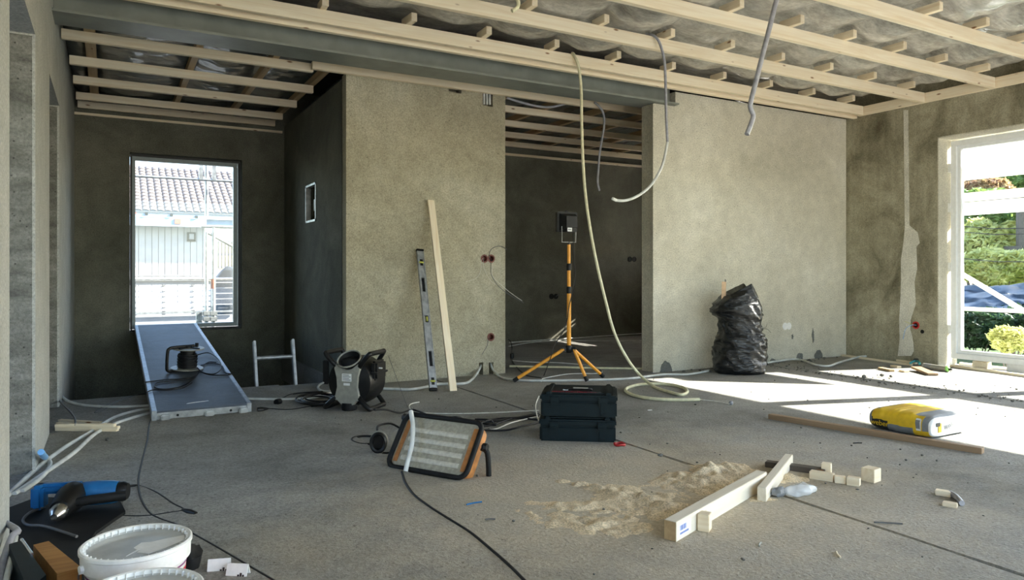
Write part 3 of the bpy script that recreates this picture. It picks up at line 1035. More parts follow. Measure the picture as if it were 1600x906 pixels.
mo.obj('motor_box', M['black'], fan, smooth=35)
MB().lathe([(0.006, 0), (0.006, 0.02), (0.003, 0.026)], 10, Matrix.Translation((0.19, -0.03, 0.285)) @ Matrix.Rotation(R(90), 4, 'Y')).obj('switch', M['white_pl'], fan)

# ---- flood light lying on the floor
BL, BR = P(604, 727, 0.012), P(719, 747, 0.012)
e = (BR - BL).normalized()
nh = Vector((-e.y, e.x, 0))
up = (nh * 0.164 + Vector((0, 0, 0.226))).normalized()
nn = e.cross(up).normalized()
FM = Matrix((e, up, nn)).transposed().to_4x4()
FM.translation = BL
flood = thing('flood_light', 'dusty flood light panel in an orange housing with black frame', 'work light')
flood.matrix_world = FM
W_, H_ = 0.455, 0.275


def rrect(w, h, r, n=5, ox=0.0, oy=0.0):
    out = []
    for cx, cy, a0 in ((w - r, h - r, 0), (r, h - r, 90), (r, r, 180), (w - r, r, 270)):
        for k in range(n + 1):
            a = R(a0 + 90 * k / n)
            out.append((ox + cx + r * math.cos(a), oy + cy + r * math.sin(a)))
    return out


MB().tube([(x, y, 0) for x, y in rrect(W_, H_, 0.045)], 0.0125, 8, True).obj('frame', M['black_matt'], flood, smooth=60)
MB().prism(rrect(W_ - 0.01, H_ - 0.01, 0.042, ox=0.005, oy=0.005), 0.055, Matrix.Translation((0, 0, -0.068))).obj('housing', M['orange_dull'], flood, smooth=30)
MB().prism(rrect(W_ - 0.02, H_ - 0.02, 0.04, ox=0.01, oy=0.01), 0.006, Matrix.Translation((0, 0, -0.012))).obj('lens', M['lens'], flood, smooth=30)
for s, x0 in ((0, 0.018), (1, W_ - 0.045)):
    MB().box((x0, 0.03, -0.008), (x0 + 0.027, H_ - 0.03, -0.004), bevel=0.002).obj('end_reflector', M['orange_dull'], flood)
for k in range(4):
    y = 0.055 + k * 0.048
    MB().prism([(0, -0.012), (0.004, -0.008), (0.005, 0), (0.004, 0.008), (0, 0.012)], W_ - 0.12, Matrix.Translation((0.06, y, -0.006)) @ Matrix(((0, 0, 1, 0), (0, 1, 0, 0), (1, 0, 0, 0), (0, 0, 0, 1)))).obj('lamp_tube', M['lens_tube'], flood, smooth=60)
MB().tube(smooth_pts([(W_ + 0.012, 0.165, -0.03), (W_ + 0.04, 0.15, -0.05), (W_ + 0.045, 0.06, -0.12), (W_ + 0.035, 0.03, -0.15), (W_ - 0.02, 0.02, -0.155), (W_ - 0.12, 0.02, -0.155)], 5), 0.013, 8).obj('bracket', M['black_matt'], flood, smooth=60)
MB().tube(smooth_pts([(-0.012, 0.165, -0.03), (-0.03, 0.15, -0.05), (-0.035, 0.06, -0.12), (-0.03, 0.03, -0.15), (0.05, 0.02, -0.155), (W_ - 0.12, 0.02, -0.155)], 5), 0.013, 8).obj('bracket', M['black_matt'], flood, smooth=60)
MB().lathe([(0.02, 0), (0.022, 0.012), (0.016, 0.022)], 8, Matrix.Translation((W_ + 0.02, 0.17, -0.03)) @ Matrix.Rotation(R(90), 4, 'Y')).obj('knob', M['black'], flood)
MB().lathe([(0.02, 0), (0.022, 0.012), (0.016, 0.022)], 8, Matrix.Translation((-0.02, H_ - 0.01, -0.03)) @ Matrix.Rotation(R(-90), 4, 'Y')).obj('knob', M['black'], flood)
fl_ = lambda x, y, z: FM @ Vector((x, y, z))
tag(MB().tube(smooth_pts([fl_(0.035, H_ + 0.004, 0.024), fl_(0.09, 0.20, 0.034), fl_(0.125, 0.11, 0.034), fl_(0.135, 0.03, 0.03), fl_(0.14, -0.02, 0.023)], 5), 0.0115, 10).obj('conduit_offcut', M['conduit'], smooth=60),
    'short curved piece of pale conduit leaning on the flood light', 'conduit')

# ---- ear defenders behind the flood light
q = P(592, 709)
ear = thing('ear_defenders', 'grey ear defenders with black cushions left of the flood light', 'ear defenders', q, (0, 0, R(-28)))
em = Matrix.Translation((0, 0, 0.062)) @ Matrix.Rotation(R(90), 4, 'X')
MB().lathe([(0.02, -0.05), (0.045, -0.042), (0.055, -0.015), (0.056, 0.012)], 24, em @ Matrix.Diagonal((0.85, 1.05, 1, 1))).obj('cup', M['silver'], ear, smooth=40)
MB().lathe([(0.030, 0.014), (0.034, 0.026), (0.044, 0.030), (0.053, 0.022), (0.053, 0.010)], 24, em @ Matrix.Diagonal((0.85, 1.05, 1, 1))).obj('cushion', M['black'], ear, smooth=40)
em2 = Matrix.Translation((0.09, 0.10, 0.05)) @ Matrix.Rotation(R(0), 4, 'Z') @ Matrix.Rotation(R(80), 4, 'X')
MB().lathe([(0.02, -0.05), (0.045, -0.042), (0.055, -0.015), (0.056, 0.012)], 20, em2 @ Matrix.Diagonal((0.8, 1.0, 0.8, 1))).obj('cup', M['silver'], ear, smooth=40)
MB().tube(smooth_pts([(-0.01, 0.03, 0.10), (-0.02, 0.09, 0.125), (0.04, 0.13, 0.13), (0.10, 0.13, 0.10)], 6), 0.006, 6).obj('headband', M['black'], ear, smooth=60)
MB().tube(smooth_pts([(-0.02, 0.02, 0.02), (0.02, 0.0, 0.006), (0.08, 0.02, 0.006), (0.11, 0.10, 0.02)], 6), 0.005, 6).obj('headband', M['black'], ear, smooth=60)

# ---- tripod work lamp
tp = PYP(889, 540, 5.17)
tri = thing('tripod_lamp_stand', 'orange tripod lamp stand before the opening to the inner room', 'tripod', (tp.x, 5.17, 0))
z1 = PYP(889, 382, 5.17).z
zj = tp.z
zc1, zc2 = PYP(889, 453, 5.17).z, PYP(889, 417, 5.17).z
MB().tube([(0, 0, zj - 0.03), (0, 0, zc1)], 0.0185, 14).obj('pole', M['orange'], tri, smooth=60)
MB().tube([(0, 0, zc1), (0, 0, zc2)], 0.016, 14).obj('pole', M['orange'], tri, smooth=60)
MB().tube([(0, 0, zc2), (0, 0, z1)], 0.0145, 14).obj('pole', M['orange'], tri, smooth=60)
for z in (zc1, zc2):
    MB().lathe([(0.021, z - 0.03), (0.023, z - 0.02), (0.023, z + 0.02), (0.019, z + 0.03)], 16).obj('clamp', M['black'], tri, smooth=40)
MB().lathe([(0.016, z1), (0.016, z1 + 0.008), (0.006, z1 + 0.010), (0.006, z1 + 0.028)], 12).obj('top_cap', M['black'], tri)
hub = MB().lathe([(0.022, zj - 0.06), (0.03, zj - 0.045), (0.03, zj - 0.01), (0.022, zj + 0.005)], 16)
for px, py in ((803, 597), (917, 597), (942, 590)):
    f_ = P(px, py, 0.0)
    f_.x -= tp.x
    f_.y -= 5.17
    d = f_.normalized()
    st = Vector((d.x * 0.045, d.y * 0.045, zj - 0.03))
    hub.box((-0.012, 0, -0.02), (0.012, 0.06, 0.018), Matrix.Translation((0, 0, zj - 0.03)) @ Matrix.Rotation(math.atan2(-d.x, d.y), 4, 'Z'))
    lg = MB().tube([st, f_ + Vector((0, 0, 0.015))], 0.0145, 12).obj('leg', M['orange'], tri, smooth=60)
    foot = (f_ + Vector((0, 0, 0.013)))
    MB().tube([foot + (st - foot).normalized() * 0.04, foot - (st - foot).normalized() * 0.004], 0.0175, 12).obj('rubber_foot', M['black_matt'], lg, smooth=60)
hub.obj('hub', M['black'], tri, smooth=40)
hz = PYP(888.5, 346.5, 5.17).z
lh = thing('lamp_head', 'black square lamp head seen from behind on the orange stand', 'work light', (tp.x, 5.17, hz))
hw, hh = 0.104, 0.088
MB().prism(rrect(2 * hw, 2 * hh, 0.012, ox=-hw, oy=-hh), 0.03, Matrix.Translation((0, 0.055, 0)) @ Matrix.Rotation(R(90), 4, 'X')).obj('front_frame', M['black'], lh)
MB().prism([(-hw + 0.02, -hh + 0.012), (hw - 0.02, -hh + 0.012), (hw - 0.02, hh - 0.016), (-hw + 0.02, hh - 0.016)], 0.075, Matrix.Translation((0, 0.026, 0)) @ Matrix.Rotation(R(90), 4, 'X'), 0.66).obj('back_shell', M['black'], lh, smooth=20)
MB().box((-hw + 0.012, 0.055, -hh + 0.012), (hw - 0.012, 0.058, hh - 0.012)).obj('lamp_glass', M['lens'], lh)
MB().lathe([(0.012, -0.004), (0.012, 0.004)], 14, Matrix.Translation((0, 0.04, hh + 0.004)) @ Matrix.Rotation(R(90), 4, 'X')).obj('lug', M['black'], lh)
tb = MB().box((-0.05, -0.052, -hh - 0.002), (0.05, 0.0, -hh + 0.035), bevel=0.005)
tb.obj('terminal_box', M['black'], lh)
l_ = MB().box((-0.05, -0.0545, -hh + 0.002), (-0.006, -0.0525, -hh + 0.034)).obj('rating_label', M['white_print'], lh)
MB().box((-0.046, -0.0555, -hh + 0.012), (-0.014, -0.0545, -hh + 0.024)).obj('print', M['grey_print'], l_)
zb = z1 + 0.020 - hz
MB().tube([(-0.073, 0.0, -0.04), (-0.073, 0.0, zb), (0.071, 0.0, zb), (0.071, 0.0, -0.04)], 0.0042, 8).obj('bracket', M['galv'], lh, smooth=60)
cable('cable', [Vector((tp.x + 0.03, 5.15, hz - 0.09))] + [PYP(a, b, 5.13) for a, b in ((896, 380), (897, 410), (899, 435), (895, 455), (889, 480), (886, 500), (880, 518), (866, 540), (860, 560))] + [P(850, 586, 0.006), P(846, 592, 0.005)], 0.004, M['cord'],
      'thin black lamp cable hanging down beside the orange pole', 'cable')

# ---- two stacked tool cases
A0, A1 = P(843, 689), P(962, 692)
ca = math.atan2((A1 - A0).y, (A1 - A0).x)
CW = (A1 - A0).length


def tool_case(z, label, top, dx=0.0, da=0.0):
    t = thing('tool_case', label, 'tool case', A0 + Vector((math.cos(ca) * dx, math.sin(ca) * dx, z)), (0, 0, ca + da), 'stacked tool cases')
    w, d, h = CW, 0.34, 0.138
    b = MB().box((0.0, 0.006, 0.0), (w, d, 0.085), bevel=0.008)
    b.box((0.012, 0.0, 0.006), (w * 0.26, 0.02, 0.078), bevel=0.004)
    b.box((w * 0.78, 0.0, 0.006), (w - 0.008, 0.02, 0.078), bevel=0.004)
    for x in (0.06, w - 0.085):
        b.box((x, -0.004, 0.006), (x + 0.03, 0.02, 0.026), bevel=0.003)
    b.obj('body', M['case'], t, smooth=30)
    l = MB().box((-0.004, 0.0, 0.087), (w + 0.004, d + 0.004, 0.122), bevel=0.009)
    l.box((0.02, 0.03, 0.118), (w - 0.02, d - 0.02, 0.130), bevel=0.006)
    for x in (0.03, w - 0.06):
        l.box((x, 0.004, 0.118), (x + 0.03, d - 0.01, 0.1375), bevel=0.005)
    l.obj('lid', M['case'], t, smooth=30)
    for x in (0.055, w - 0.10):
        lt = MB().box((x, -0.012, 0.062), (x + 0.05, 0.006, 0.112), bevel=0.004)
        lt.box((x + 0.012, -0.016, 0.066), (x + 0.038, -0.008, 0.088), bevel=0.003)
        lt.obj('latch', M['case'], t, smooth=30)
    if top:
        MB().tube(smooth_pts([(w * 0.30, 0.13, 0.128), (w * 0.32, 0.12, 0.139), (w * 0.46, 0.118, 0.141), (w * 0.64, 0.12, 0.141), (w * 0.66, 0.13, 0.128)], 4), 0.008, 8).obj('handle', M['black'], t, smooth=60)
        MB().box((w * 0.42, 0.10, 0.1445), (w * 0.62, 0.125, 0.1485)).obj('handle_strip', M['silver'], t)
        MB().box((w * 0.28, 0.115, 0.1305), (w * 0.35, 0.14, 0.1335)).obj('sticker', M['white_print'], t)
        tm = Matrix.Translation((w * 0.42, 0.062, 0.1305)) @ Matrix.Rotation(R(0), 4, 'X')
        text('lettering', 'BOSCH PROFESSIONAL', 0.026, M['red_print'], tm, t)
        text('lettering', 'L-BOXX', 0.02, M['grey_print'], Matrix.Translation((w * 0.71, 0.062, 0.1305)), t)
    return t


tool_case(0.0, 'lower dark blue tool case of the stack on the floor', False)
tool_case(0.139, 'upper dark blue tool case of the stack with red lettering', True, 0.006, R(-1.5))

# ---- black rubbish bag
bp = P(1155, 582)


def bag_mesh():
    prof = [(0.0, 0.225, 0.0), (0.03, 0.25, 0.0), (0.10, 0.255, 0.0), (0.2, 0.25, 0.008), (0.30, 0.232, 0.018), (0.39, 0.20, 0.016), (0.46, 0.19, 0.0), (0.56, 0.225, -0.012), (0.64, 0.235, -0.03), (0.72, 0.22, -0.03), (0.80, 0.175, -0.01)]
    NU, NVV = 96, 84
    bm = bmesh.new()
    rings = []
    right = Vector((CY, -SY, 0))
    back = Vector((SY, CY, 0))
    for j in range(NVV + 1):
        v = j / NVV
        z = 0.80 * v
        k = max(i for i in range(len(prof)) if prof[i][0] <= z + 1e-9)
        k = min(k, len(prof) - 2)
        f = (z - prof[k][0]) / (prof[k + 1][0] - prof[k][0])
        f = min(max(f, 0), 1)
        f = f * f * (3 - 2 * f)
        r0 = prof[k][1] * (1 - f) + prof[k + 1][1] * f
        cx = prof[k][2] * (1 - f) + prof[k + 1][2] * f
        ring = []
        for i in range(NU):
            a = 2 * math.pi * i / NU
            ca_, sa_ = math.cos(a), math.sin(a)
            n1 = noise.noise(Vector((ca_ * 1.3, sa_ * 1.3, z * 3.0 + 5)))
            n2 = noise.noise(Vector((ca_ * 1.6 + 3, sa_ * 1.6, z * 16 + ca_ * 2.5)))
            n3 = noise.noise(Vector((ca_ * 5, sa_ * 5, z * 30)))
            tw = max(0.0, 1 - abs(z - 0.42) / 0.33)
            r = r0 * (1 + 0.10 * n1 + (0.08 + 0.08 * tw) * (0.5 - abs(n2) * 1.8) + 0.035 * n3)
            x = cx + r * ca_
            y = r * 0.78 * sa_
            zz = z
            if z > 0.52:                                     # slanting, drawn-up mouth
                g = (z - 0.52) / 0.28
                zz = z + g * (0.50 * min(x, 0.08) - 1.6 * max(0.0, x - 0.08))
            ring.append(bm.verts.new(right * x + back * y + Vector((0, 0, max(zz, 0.0)))))
        rings.append(ring)
    for a, b in zip(rings, rings[1:]):
        for i in range(NU):
            bm.faces.new((a[i], a[(i + 1) % NU], b[(i + 1) % NU], b[i]))
    bm.faces.new(rings[0][::-1])
    tipc = bm.verts.new(sum((v.co for v in rings[-1]), Vector()) / NU + Vector((0, 0, -0.03)))
    for i in range(NU):
        bm.faces.new((rings[-1][i], rings[-1][(i + 1) % NU], tipc))
    bmesh.ops.recalc_face_normals(bm, faces=bm.faces[:])
    me = bpy.data.meshes.new('bag')
    bm.to_mesh(me)
    bm.free()
    me.materials.append(M['bag'])
    me.shade_smooth()
    return me


bp.y = min(bp.y, 5.2 - 0.26)
tag(link('rubbish_bag', bag_mesh(), loc=bp), 'full black rubbish bag standing against the pale right panel', 'bag')
q = PYP(1134, 462, bp.y)
c_ = MB().box((-0.017, -0.003, -0.08), (0.022, 0.003, 0.13), Matrix.Rotation(R(2), 4, 'Y') @ Matrix.Rotation(-YAW, 4, 'Z'))
tag(c_.obj('cardboard_offcut', M['cardboard'], loc=(q.x, q.y + 0.03, q.z)), 'light brown cardboard strip sticking out of the bag', 'cardboard')
tag(MB().box((-0.004, -0.004, -0.08), (0.004, 0.004, 0.15)).obj('plastic_strip', M['wire_grey'], loc=(q.x + 0.048, q.y + 0.05, q.z)), 'thin dark strip sticking out of the bag top', 'strip')

# ---- spirit level and plank leaning on the middle panel
a, b = P(676, 611), PYP(655, 391, 5.87 - 0.05)
lv = thing('spirit_level', 'long grey spirit level with hand holes leaning on the panel', 'spirit level')
LL = (b - a).length
zax = Vector((0, -1, 0.3)).normalized()
lv.matrix_world = frame_mx(a, b - a, zax) @ Matrix.Translation((0, 0, 0.013))
LH = 0.031
hl = [(0.20, 0.33), (0.58, 0.64), (0.86, 0.99)]
mb = MB()
mxl = Matrix(((1, 0, 0, 0), (0, 0, -1, 0), (0, 1, 0, 0), (0, 0, 0, 1)))
us = [0.02] + [v for h_ in hl for v in h_] + [LL - 0.02]
for k in range(len(us) - 1):
    hole = k % 2 == 1
    if not hole:
        mb.box((us[k], -LH, -0.011), (us[k + 1], LH, 0.011))
    else:
        mid = 0 if k != 3 else 0.012
        mb.box((us[k], -LH, -0.011), (us[k + 1], -0.014 + mid, 0.011))
        mb.box((us[k], 0.014 + mid, -0.011), (us[k + 1], LH, 0.011))
mb.box((0.02, -LH, 0.009), (LL - 0.02, -LH + 0.007, 0.0135))
mb.box((0.02, LH - 0.007, 0.009), (LL - 0.02, LH, 0.0135))
mb.obj('profile', M['alu'], lv)
for x0 in (0.0, LL - 0.02):
    MB().box((x0, -LH - 0.002, -0.0125), (x0 + 0.022, LH + 0.002, 0.0145), bevel=0.003).obj('end_cap', M['black'], lv)
for (x0, x1) in (hl[0], hl[2]):
    MB().prism(rrect(x1 - x0 + 0.012, 0.036, 0.016, ox=x0 - 0.006, oy=-0.018), 0.004, Matrix.Translation((0, 0, -0.009))).obj('grip_back', M['black_matt'], lv)
for x, ln in ((0.075, 0.03), (0.61, 0.03), (LL - 0.13, 0.03)):
    MB().box((x - ln, -0.013, 0.010), (x + ln, 0.013, 0.0125)).obj('vial_mount', M['black'], lv)
    MB().lathe([(0.002, -0.022), (0.008, -0.018), (0.008, 0.018), (0.002, 0.022)], 10, Matrix.Translation((x, 0, 0.012)) @ Matrix.Rotation(R(90), 4, 'X' if x != 0.61 else 'Y')).obj('vial', M['vial'], lv, smooth=60)
a, b = P(708, 611), PYP(673, 313, 5.87 - 0.03)
timber('plank', a + Vector((0, 0, 0.0)), b, 0.062, 0.022, M['pine'], roll=Vector((0, -1, 0.3)), label='tall pale pine plank leaning on the middle panel', cat='plank')

# ---- long batten on the floor on the right, cement bag
timber('floor_batten', P(1203, 650, 0.016), P(1536, 704, 0.016), 0.045, 0.032, M['brown_wood'], label='long brown batten lying on the floor before the yellow bag', cat='batten')
bA, bB = P(1358, 668), P(1446, 686)
bx = (bB - bA).normalized()
BLn, BWd, BHt = (bB - bA).length + 0.03, 0.40, 0.135
sb = thing('cement_bag', 'yellow and grey bag of dry mortar lying in the sun', 'bag', bA, (0, 0, math.atan2(bx.y, bx.x)))


def bag_surface():
    """closed pillow: u along the length, v round the section"""
    bm = bmesh.new()
    NU, NV = 60, 64
    mats = [M['yellow_print'], M['grey_print'], M['black_print'], M['white_print']]
    rings = []
    for i in range(NU + 1):
        u = i / NU
        sq = min(1.0, (min(u, 1 - u) / 0.12)) if 0 < u < 1 else 0.0
        endf = 0.74 + 0.26 * math.sqrt(max(0, 1 - (1 - sq) ** 2))
        ring = []
        for j in range(NV):
            a = 2 * math.pi * j / NV
            c, s = math.cos(a), math.sin(a)
            ex = 2.0 / 6.5
            y = BWd / 2 * (abs(c) ** ex) * (1 if c >= 0 else -1)
            z = BHt / 2 * (abs(s) ** (2.0 / 3.2)) * (1 if s >= 0 else -1)
            nz = noise.noise(Vector((u * 7, y * 9, z * 12))) * 0.007 + noise.noise(Vector((u * 20, y * 22, z * 18))) * 0.0025
            z = z * (0.86 + 0.10 * math.sin(math.pi * u) + 0.07 * (1 - u)) * endf
            y = y * (0.94 + 0.06 * endf)
            ring.append(bm.verts.new((u * BLn + (nz if 0 < i < NU else 0), BWd / 2 + y * (1 + nz * 1.2), max(0.0, BHt / 2 * 0.93 + z + (nz if z > -0.02 else 0)))))
        rings.append(ring)
    for i in range(NU):
        u = (i + 0.5) / NU
        for j in range(NV):
            f = bm.faces.new((rings[i][j], rings[i][(j + 1) % NV], rings[i + 1][(j + 1) % NV], rings[i + 1][j]))
            cc = f.calc_center_median()
            y, z = cc.y / BWd, cc.z / BHt
            side = y < 0.10 and z < 0.9
            m = 0
            if side:
                if u < 0.05: m = 1
                elif z < 0.50 and 0.05 <= u < 0.32: m = 2
                elif z < 0.38 and 0.30 <= u < 0.72: m = 1
                elif u > 0.87 and z > 0.32: m = 1
                elif 0.76 < u < 0.85 and 0.30 < z < 0.78: m = 3 if (u < 0.775 or u > 0.835 or z < 0.36 or z > 0.72) else 1
            else:
                if u < 0.12: m = 1 if u > 0.03 else 3
                elif u > 0.70: m = 1
            if u > 0.965: m = 3
            f.material_index = m
            f.smooth = True
    f0 = bm.faces.new(rings[0][::-1])
    f1 = bm.faces.new(rings[-1])
    f0.material_index = 1
    f1.material_index = 3
    bmesh.ops.recalc_face_normals(bm, faces=bm.faces[:])
    me = bpy.data.meshes.new('sack')
    bm.to_mesh(me)
    bm.free()
    for m in mats: me.materials.append(m)
    return me


link('sack', bag_surface(), sb)
text('lettering', 'weber', 0.044, M['yellow_print'], Matrix.Translation((BLn * 0.185, -0.004, 0.042)) @ Matrix.Rotation(R(90), 4, 'X'), sb)
tmx = Matrix.Translation((BLn + 0.004, BWd * 0.50, 0.062)) @ Matrix.Rotation(R(90), 4, 'Z') @ Matrix.Rotation(R(90), 4, 'X')
text('lettering', 'weber', 0.06, M['grey_print'], tmx, sb)
MB().box((BLn + 0.001, 0.07, 0.035), (BLn + 0.004, 0.10, 0.085)).obj('emblem', M['yellow_print'], sb)
MB().box((BLn + 0.0015, 0.05, 0.07), (BLn + 0.005, 0.085, 0.09)).obj('emblem', M['black_print'], sb)

# ---- sawn timber on the floor
def offcut(p0, p1, w, h, m, label, z=0.0, roll=0.0, cat='offcut', name='timber_offcut', group=None):
    p0, p1 = Vector(p0), Vector(p1)
    p0.z = p1.z = z + h / 2
    return timber(name, p0, p1, w, h, M[m], label=label, cat=cat, group=group)


be = offcut(P(1047, 829, 0.035), P(1190, 748, 0.035), 0.048, 0.07, 'pine_white', 'long white planed timber with a printed label on the sawdust', name='timber_beam', cat='timber')
L0 = be.matrix_local
bl_ = (P(1190, 748, 0.035) - P(1047, 829, 0.035)).length
lb = MB().box((-bl_ / 2 + 0.02, -0.0252, -0.022), (-bl_ / 2 + 0.11, -0.0243, 0.022)).obj('label_sticker', M['white_print'], be)
MB().box((-bl_ / 2 - 0.0008, -0.0225, -0.0335), (-bl_ / 2 + 0.0005, 0.0225, 0.0335)).obj('end_grain', M['pine_dark'], be)
pr = MB()
for k in range(8):
    pr.box((-bl_ / 2 + 0.026 + k * 0.006, -0.0258, -0.002), (-bl_ / 2 + 0.029 + k * 0.006 + 0.001 * (k % 3), -0.0251, 0.016))
pr.box((-bl_ / 2 + 0.026, -0.0258, -0.016), (-bl_ / 2 + 0.09, -0.0251, -0.009))
pr.obj('print', M['blue_print'], lb)
offcut(P(1190, 772, 0.03), P(1233, 718, 0.03), 0.036, 0.058, 'pine_white', 'shorter pale timber laid askew against the long white one', cat='timber', name='timber_length')
offcut(P(1092, 826), P(1110, 829), 0.05, 0.062, 'pine', 'small square pine block standing before the long white timber')
offcut(P(1210, 756), P(1219, 748), 0.03, 0.05, 'pine', 'small pine block touching the right side of the askew timber')
offcut(P(1197, 728), P(1290, 741), 0.05, 0.026, 'grey_wood', 'dark weathered batten lying behind the white timber')
offcut(P(1284, 739), P(1299, 741), 0.045, 0.05, 'pine', 'pine block sitting at the right end of the dark batten')
offcut(P(1266, 746), P(1303, 752), 0.04, 0.034, 'pine', 'longest of three small pine pieces in a row')
offcut(P(1304, 753), P(1321, 755), 0.035, 0.030, 'pine', 'middle of three small pine pieces in a row')
offcut(P(1324, 756), P(1344, 759), 0.045, 0.034, 'pine', 'right hand end piece of three small pine pieces in a row')
bc = P(1361, 751)
offcut(bc - Vector((0.0315, 0.004, 0)), bc + Vector((0.0315, 0.004, 0)), 0.06, 0.06, 'pine', 'biggest square pine block standing alone on the right')
offcut(P(1462, 772), P(1486, 776), 0.035, 0.022, 'pine', 'flat pine chip beside the grey pipe piece')
offcut(P(1473, 789), P(1496, 793), 0.035, 0.016, 'pine', 'flat pine chip in front of the grey pipe piece')
tag(MB().tube(smooth_pts([P(1484, 770, 0.012), P(1494, 776, 0.012), P(1503, 786, 0.012)], 6), 0.0115, 10).obj('pipe_offcut', M['conduit_grey'], smooth=60), 'short bent grey pipe piece lying between pine chips', 'pipe')
# offcuts and strips by the garden window
offcut(P(1375, 577), P(1394, 581), 0.05, 0.022, 'pine_dark', 'dark edged pine offcut, leftmost in the sun by the window')
offcut(P(1394, 573), P(1405, 575), 0.05, 0.02, 'pine', 'small pine offcut behind the others in the sun')
offcut(P(1408, 580), P(1417, 582), 0.05, 0.018, 'pine', 'small flat pine offcut between larger ones in the sun')
tb_ = timber('timber_offcut', P(1431, 574, 0.03), P(1458, 585, 0.012), 0.09, 0.02, M['brown_wood'], label='tilted brown board offcut before the sealant cartridge', cat='offcut')
st_ = [((1325, 551.5), (1432, 567), 0.014), ((1316, 555), (1425, 570), 0.012), ((1330, 549), (1470, 563), 0.03)]
for k, (p, q, z) in enumerate(st_):
    timber('timber_strip', P(*p, 0.012), P(*q, 0.012), 0.03, 0.022, M['pine'], label=('thin pine strip, middle of three along the right wall', 'thin pine strip nearest the room of three along the right wall', 'thin pine strip tight against the right wall')[k], cat='strip', group='pine strips along the right wall')
timber('timber_strip', P(1487, 571, 0.012), P(1640, 592, 0.012), 0.05, 0.022, M['pine'], label='pale pine strip lying in front of the window sill', cat='strip')
timber('timber_strip', P(1500, 567.5, 0.012), P(1640, 583, 0.012), 0.035, 0.022, M['pine'], label='pale pine strip close under the window frame', cat='strip')
ca0, ca1 = P(1443, 571, 0.026), P(1484, 577, 0.026)
ct = thing('sealant_cartridge', 'grey and white sealant cartridge with a green cap', 'cartridge')
ct.matrix_world = frame_mx(ca0, ca1 - ca0)
cl = (ca1 - ca0).length
ry = Matrix.Rotation(R(90), 4, 'Y')
MB().lathe([(0.024, 0.0), (0.025, 0.01), (0.025, cl * 0.9)], 20, ry).obj('tube', M['silver'], ct, smooth=40)
MB().lathe([(0.0254, cl * 0.08), (0.0254, cl * 0.33)], 20, ry, False, False).obj('printed_band', M['grey_print'], ct, smooth=40)
MB().lathe([(0.0257, cl * 0.89), (0.0257, cl * 0.94), (0.012, cl * 0.98)], 20, ry).obj('end_cap', M['green_cap'], ct, smooth=40)
MB().lathe([(0.012, cl * 0.98), (0.010, cl * 1.03), (0.006, cl * 1.08)], 12, ry).obj('nozzle', M['black'], ct, smooth=40)
q = Vector((7.10, PXP(1431, 558, 7.10).y, 0.034))
pl = thing('pliers', 'pliers with teal grips lying by the plaster patch', 'pliers', q, (0, 0, R(30)))
MB().tube(smooth_pts([(-0.13, -0.035, 0), (-0.06, -0.03, 0.008), (0, 0, 0.015)], 5), 0.011, 8).obj('grip', M['teal'], pl, smooth=60)
MB().tube(smooth_pts([(-0.12, 0.045, 0), (-0.06, 0.03, 0.008), (0, 0, 0.015)], 5), 0.011, 8).obj('grip', M['teal'], pl, smooth=60)
MB().box((-0.02, -0.025, 0.0), (0.07, 0.025, 0.035), bevel=0.008).obj('head', M['black'], pl)
# plastic wrap, red ring
q = P(1243, 774)
w_ = MB().sphere((0, 0, 0), 1, 28, 14, (0.085, 0.04, 0.028))
for v in w_.bm.verts:
    f_ = noise.noise(Vector((v.co.x * 40, v.co.y * 40, v.co.z * 60)))
    v.co *= 1 + 0.28 * f_
    v.co.z = max(v.co.z, -0.016)
tag(w_.obj('plastic_wrap', M['film'], loc=q + Vector((0.03, 0, 0.018)), smooth=80), 'crumpled clear plastic wrap at the end of the floor joint', 'wrap')
c0 = MB().sphere((0, 0, 0), 1, 14, 8, (0.04, 0.025, 0.02))
for v in c0.bm.verts:
    v.co *= 1 + 0.35 * noise.noise(v.co * 70)
tag(c0.obj('crumpled_foil', M['grey_print'], loc=q + Vector((-0.065, 0.03, 0.018)), smooth=20), 'crumpled dark scrap beside the clear plastic wrap', 'scrap')
q = P(968, 694, 0.006)
tag(MB().tube([(q.x + 0.028 * math.cos(2 * math.pi * k / 20), q.y + 0.028 * math.sin(2 * math.pi * k / 20), 0.007 + 0.003 * math.sin(k)) for k in range(20)], 0.006, 8, True).obj('red_ring', M['red'], smooth=60), 'small red plastic ring lying by the tool cases', 'ring')

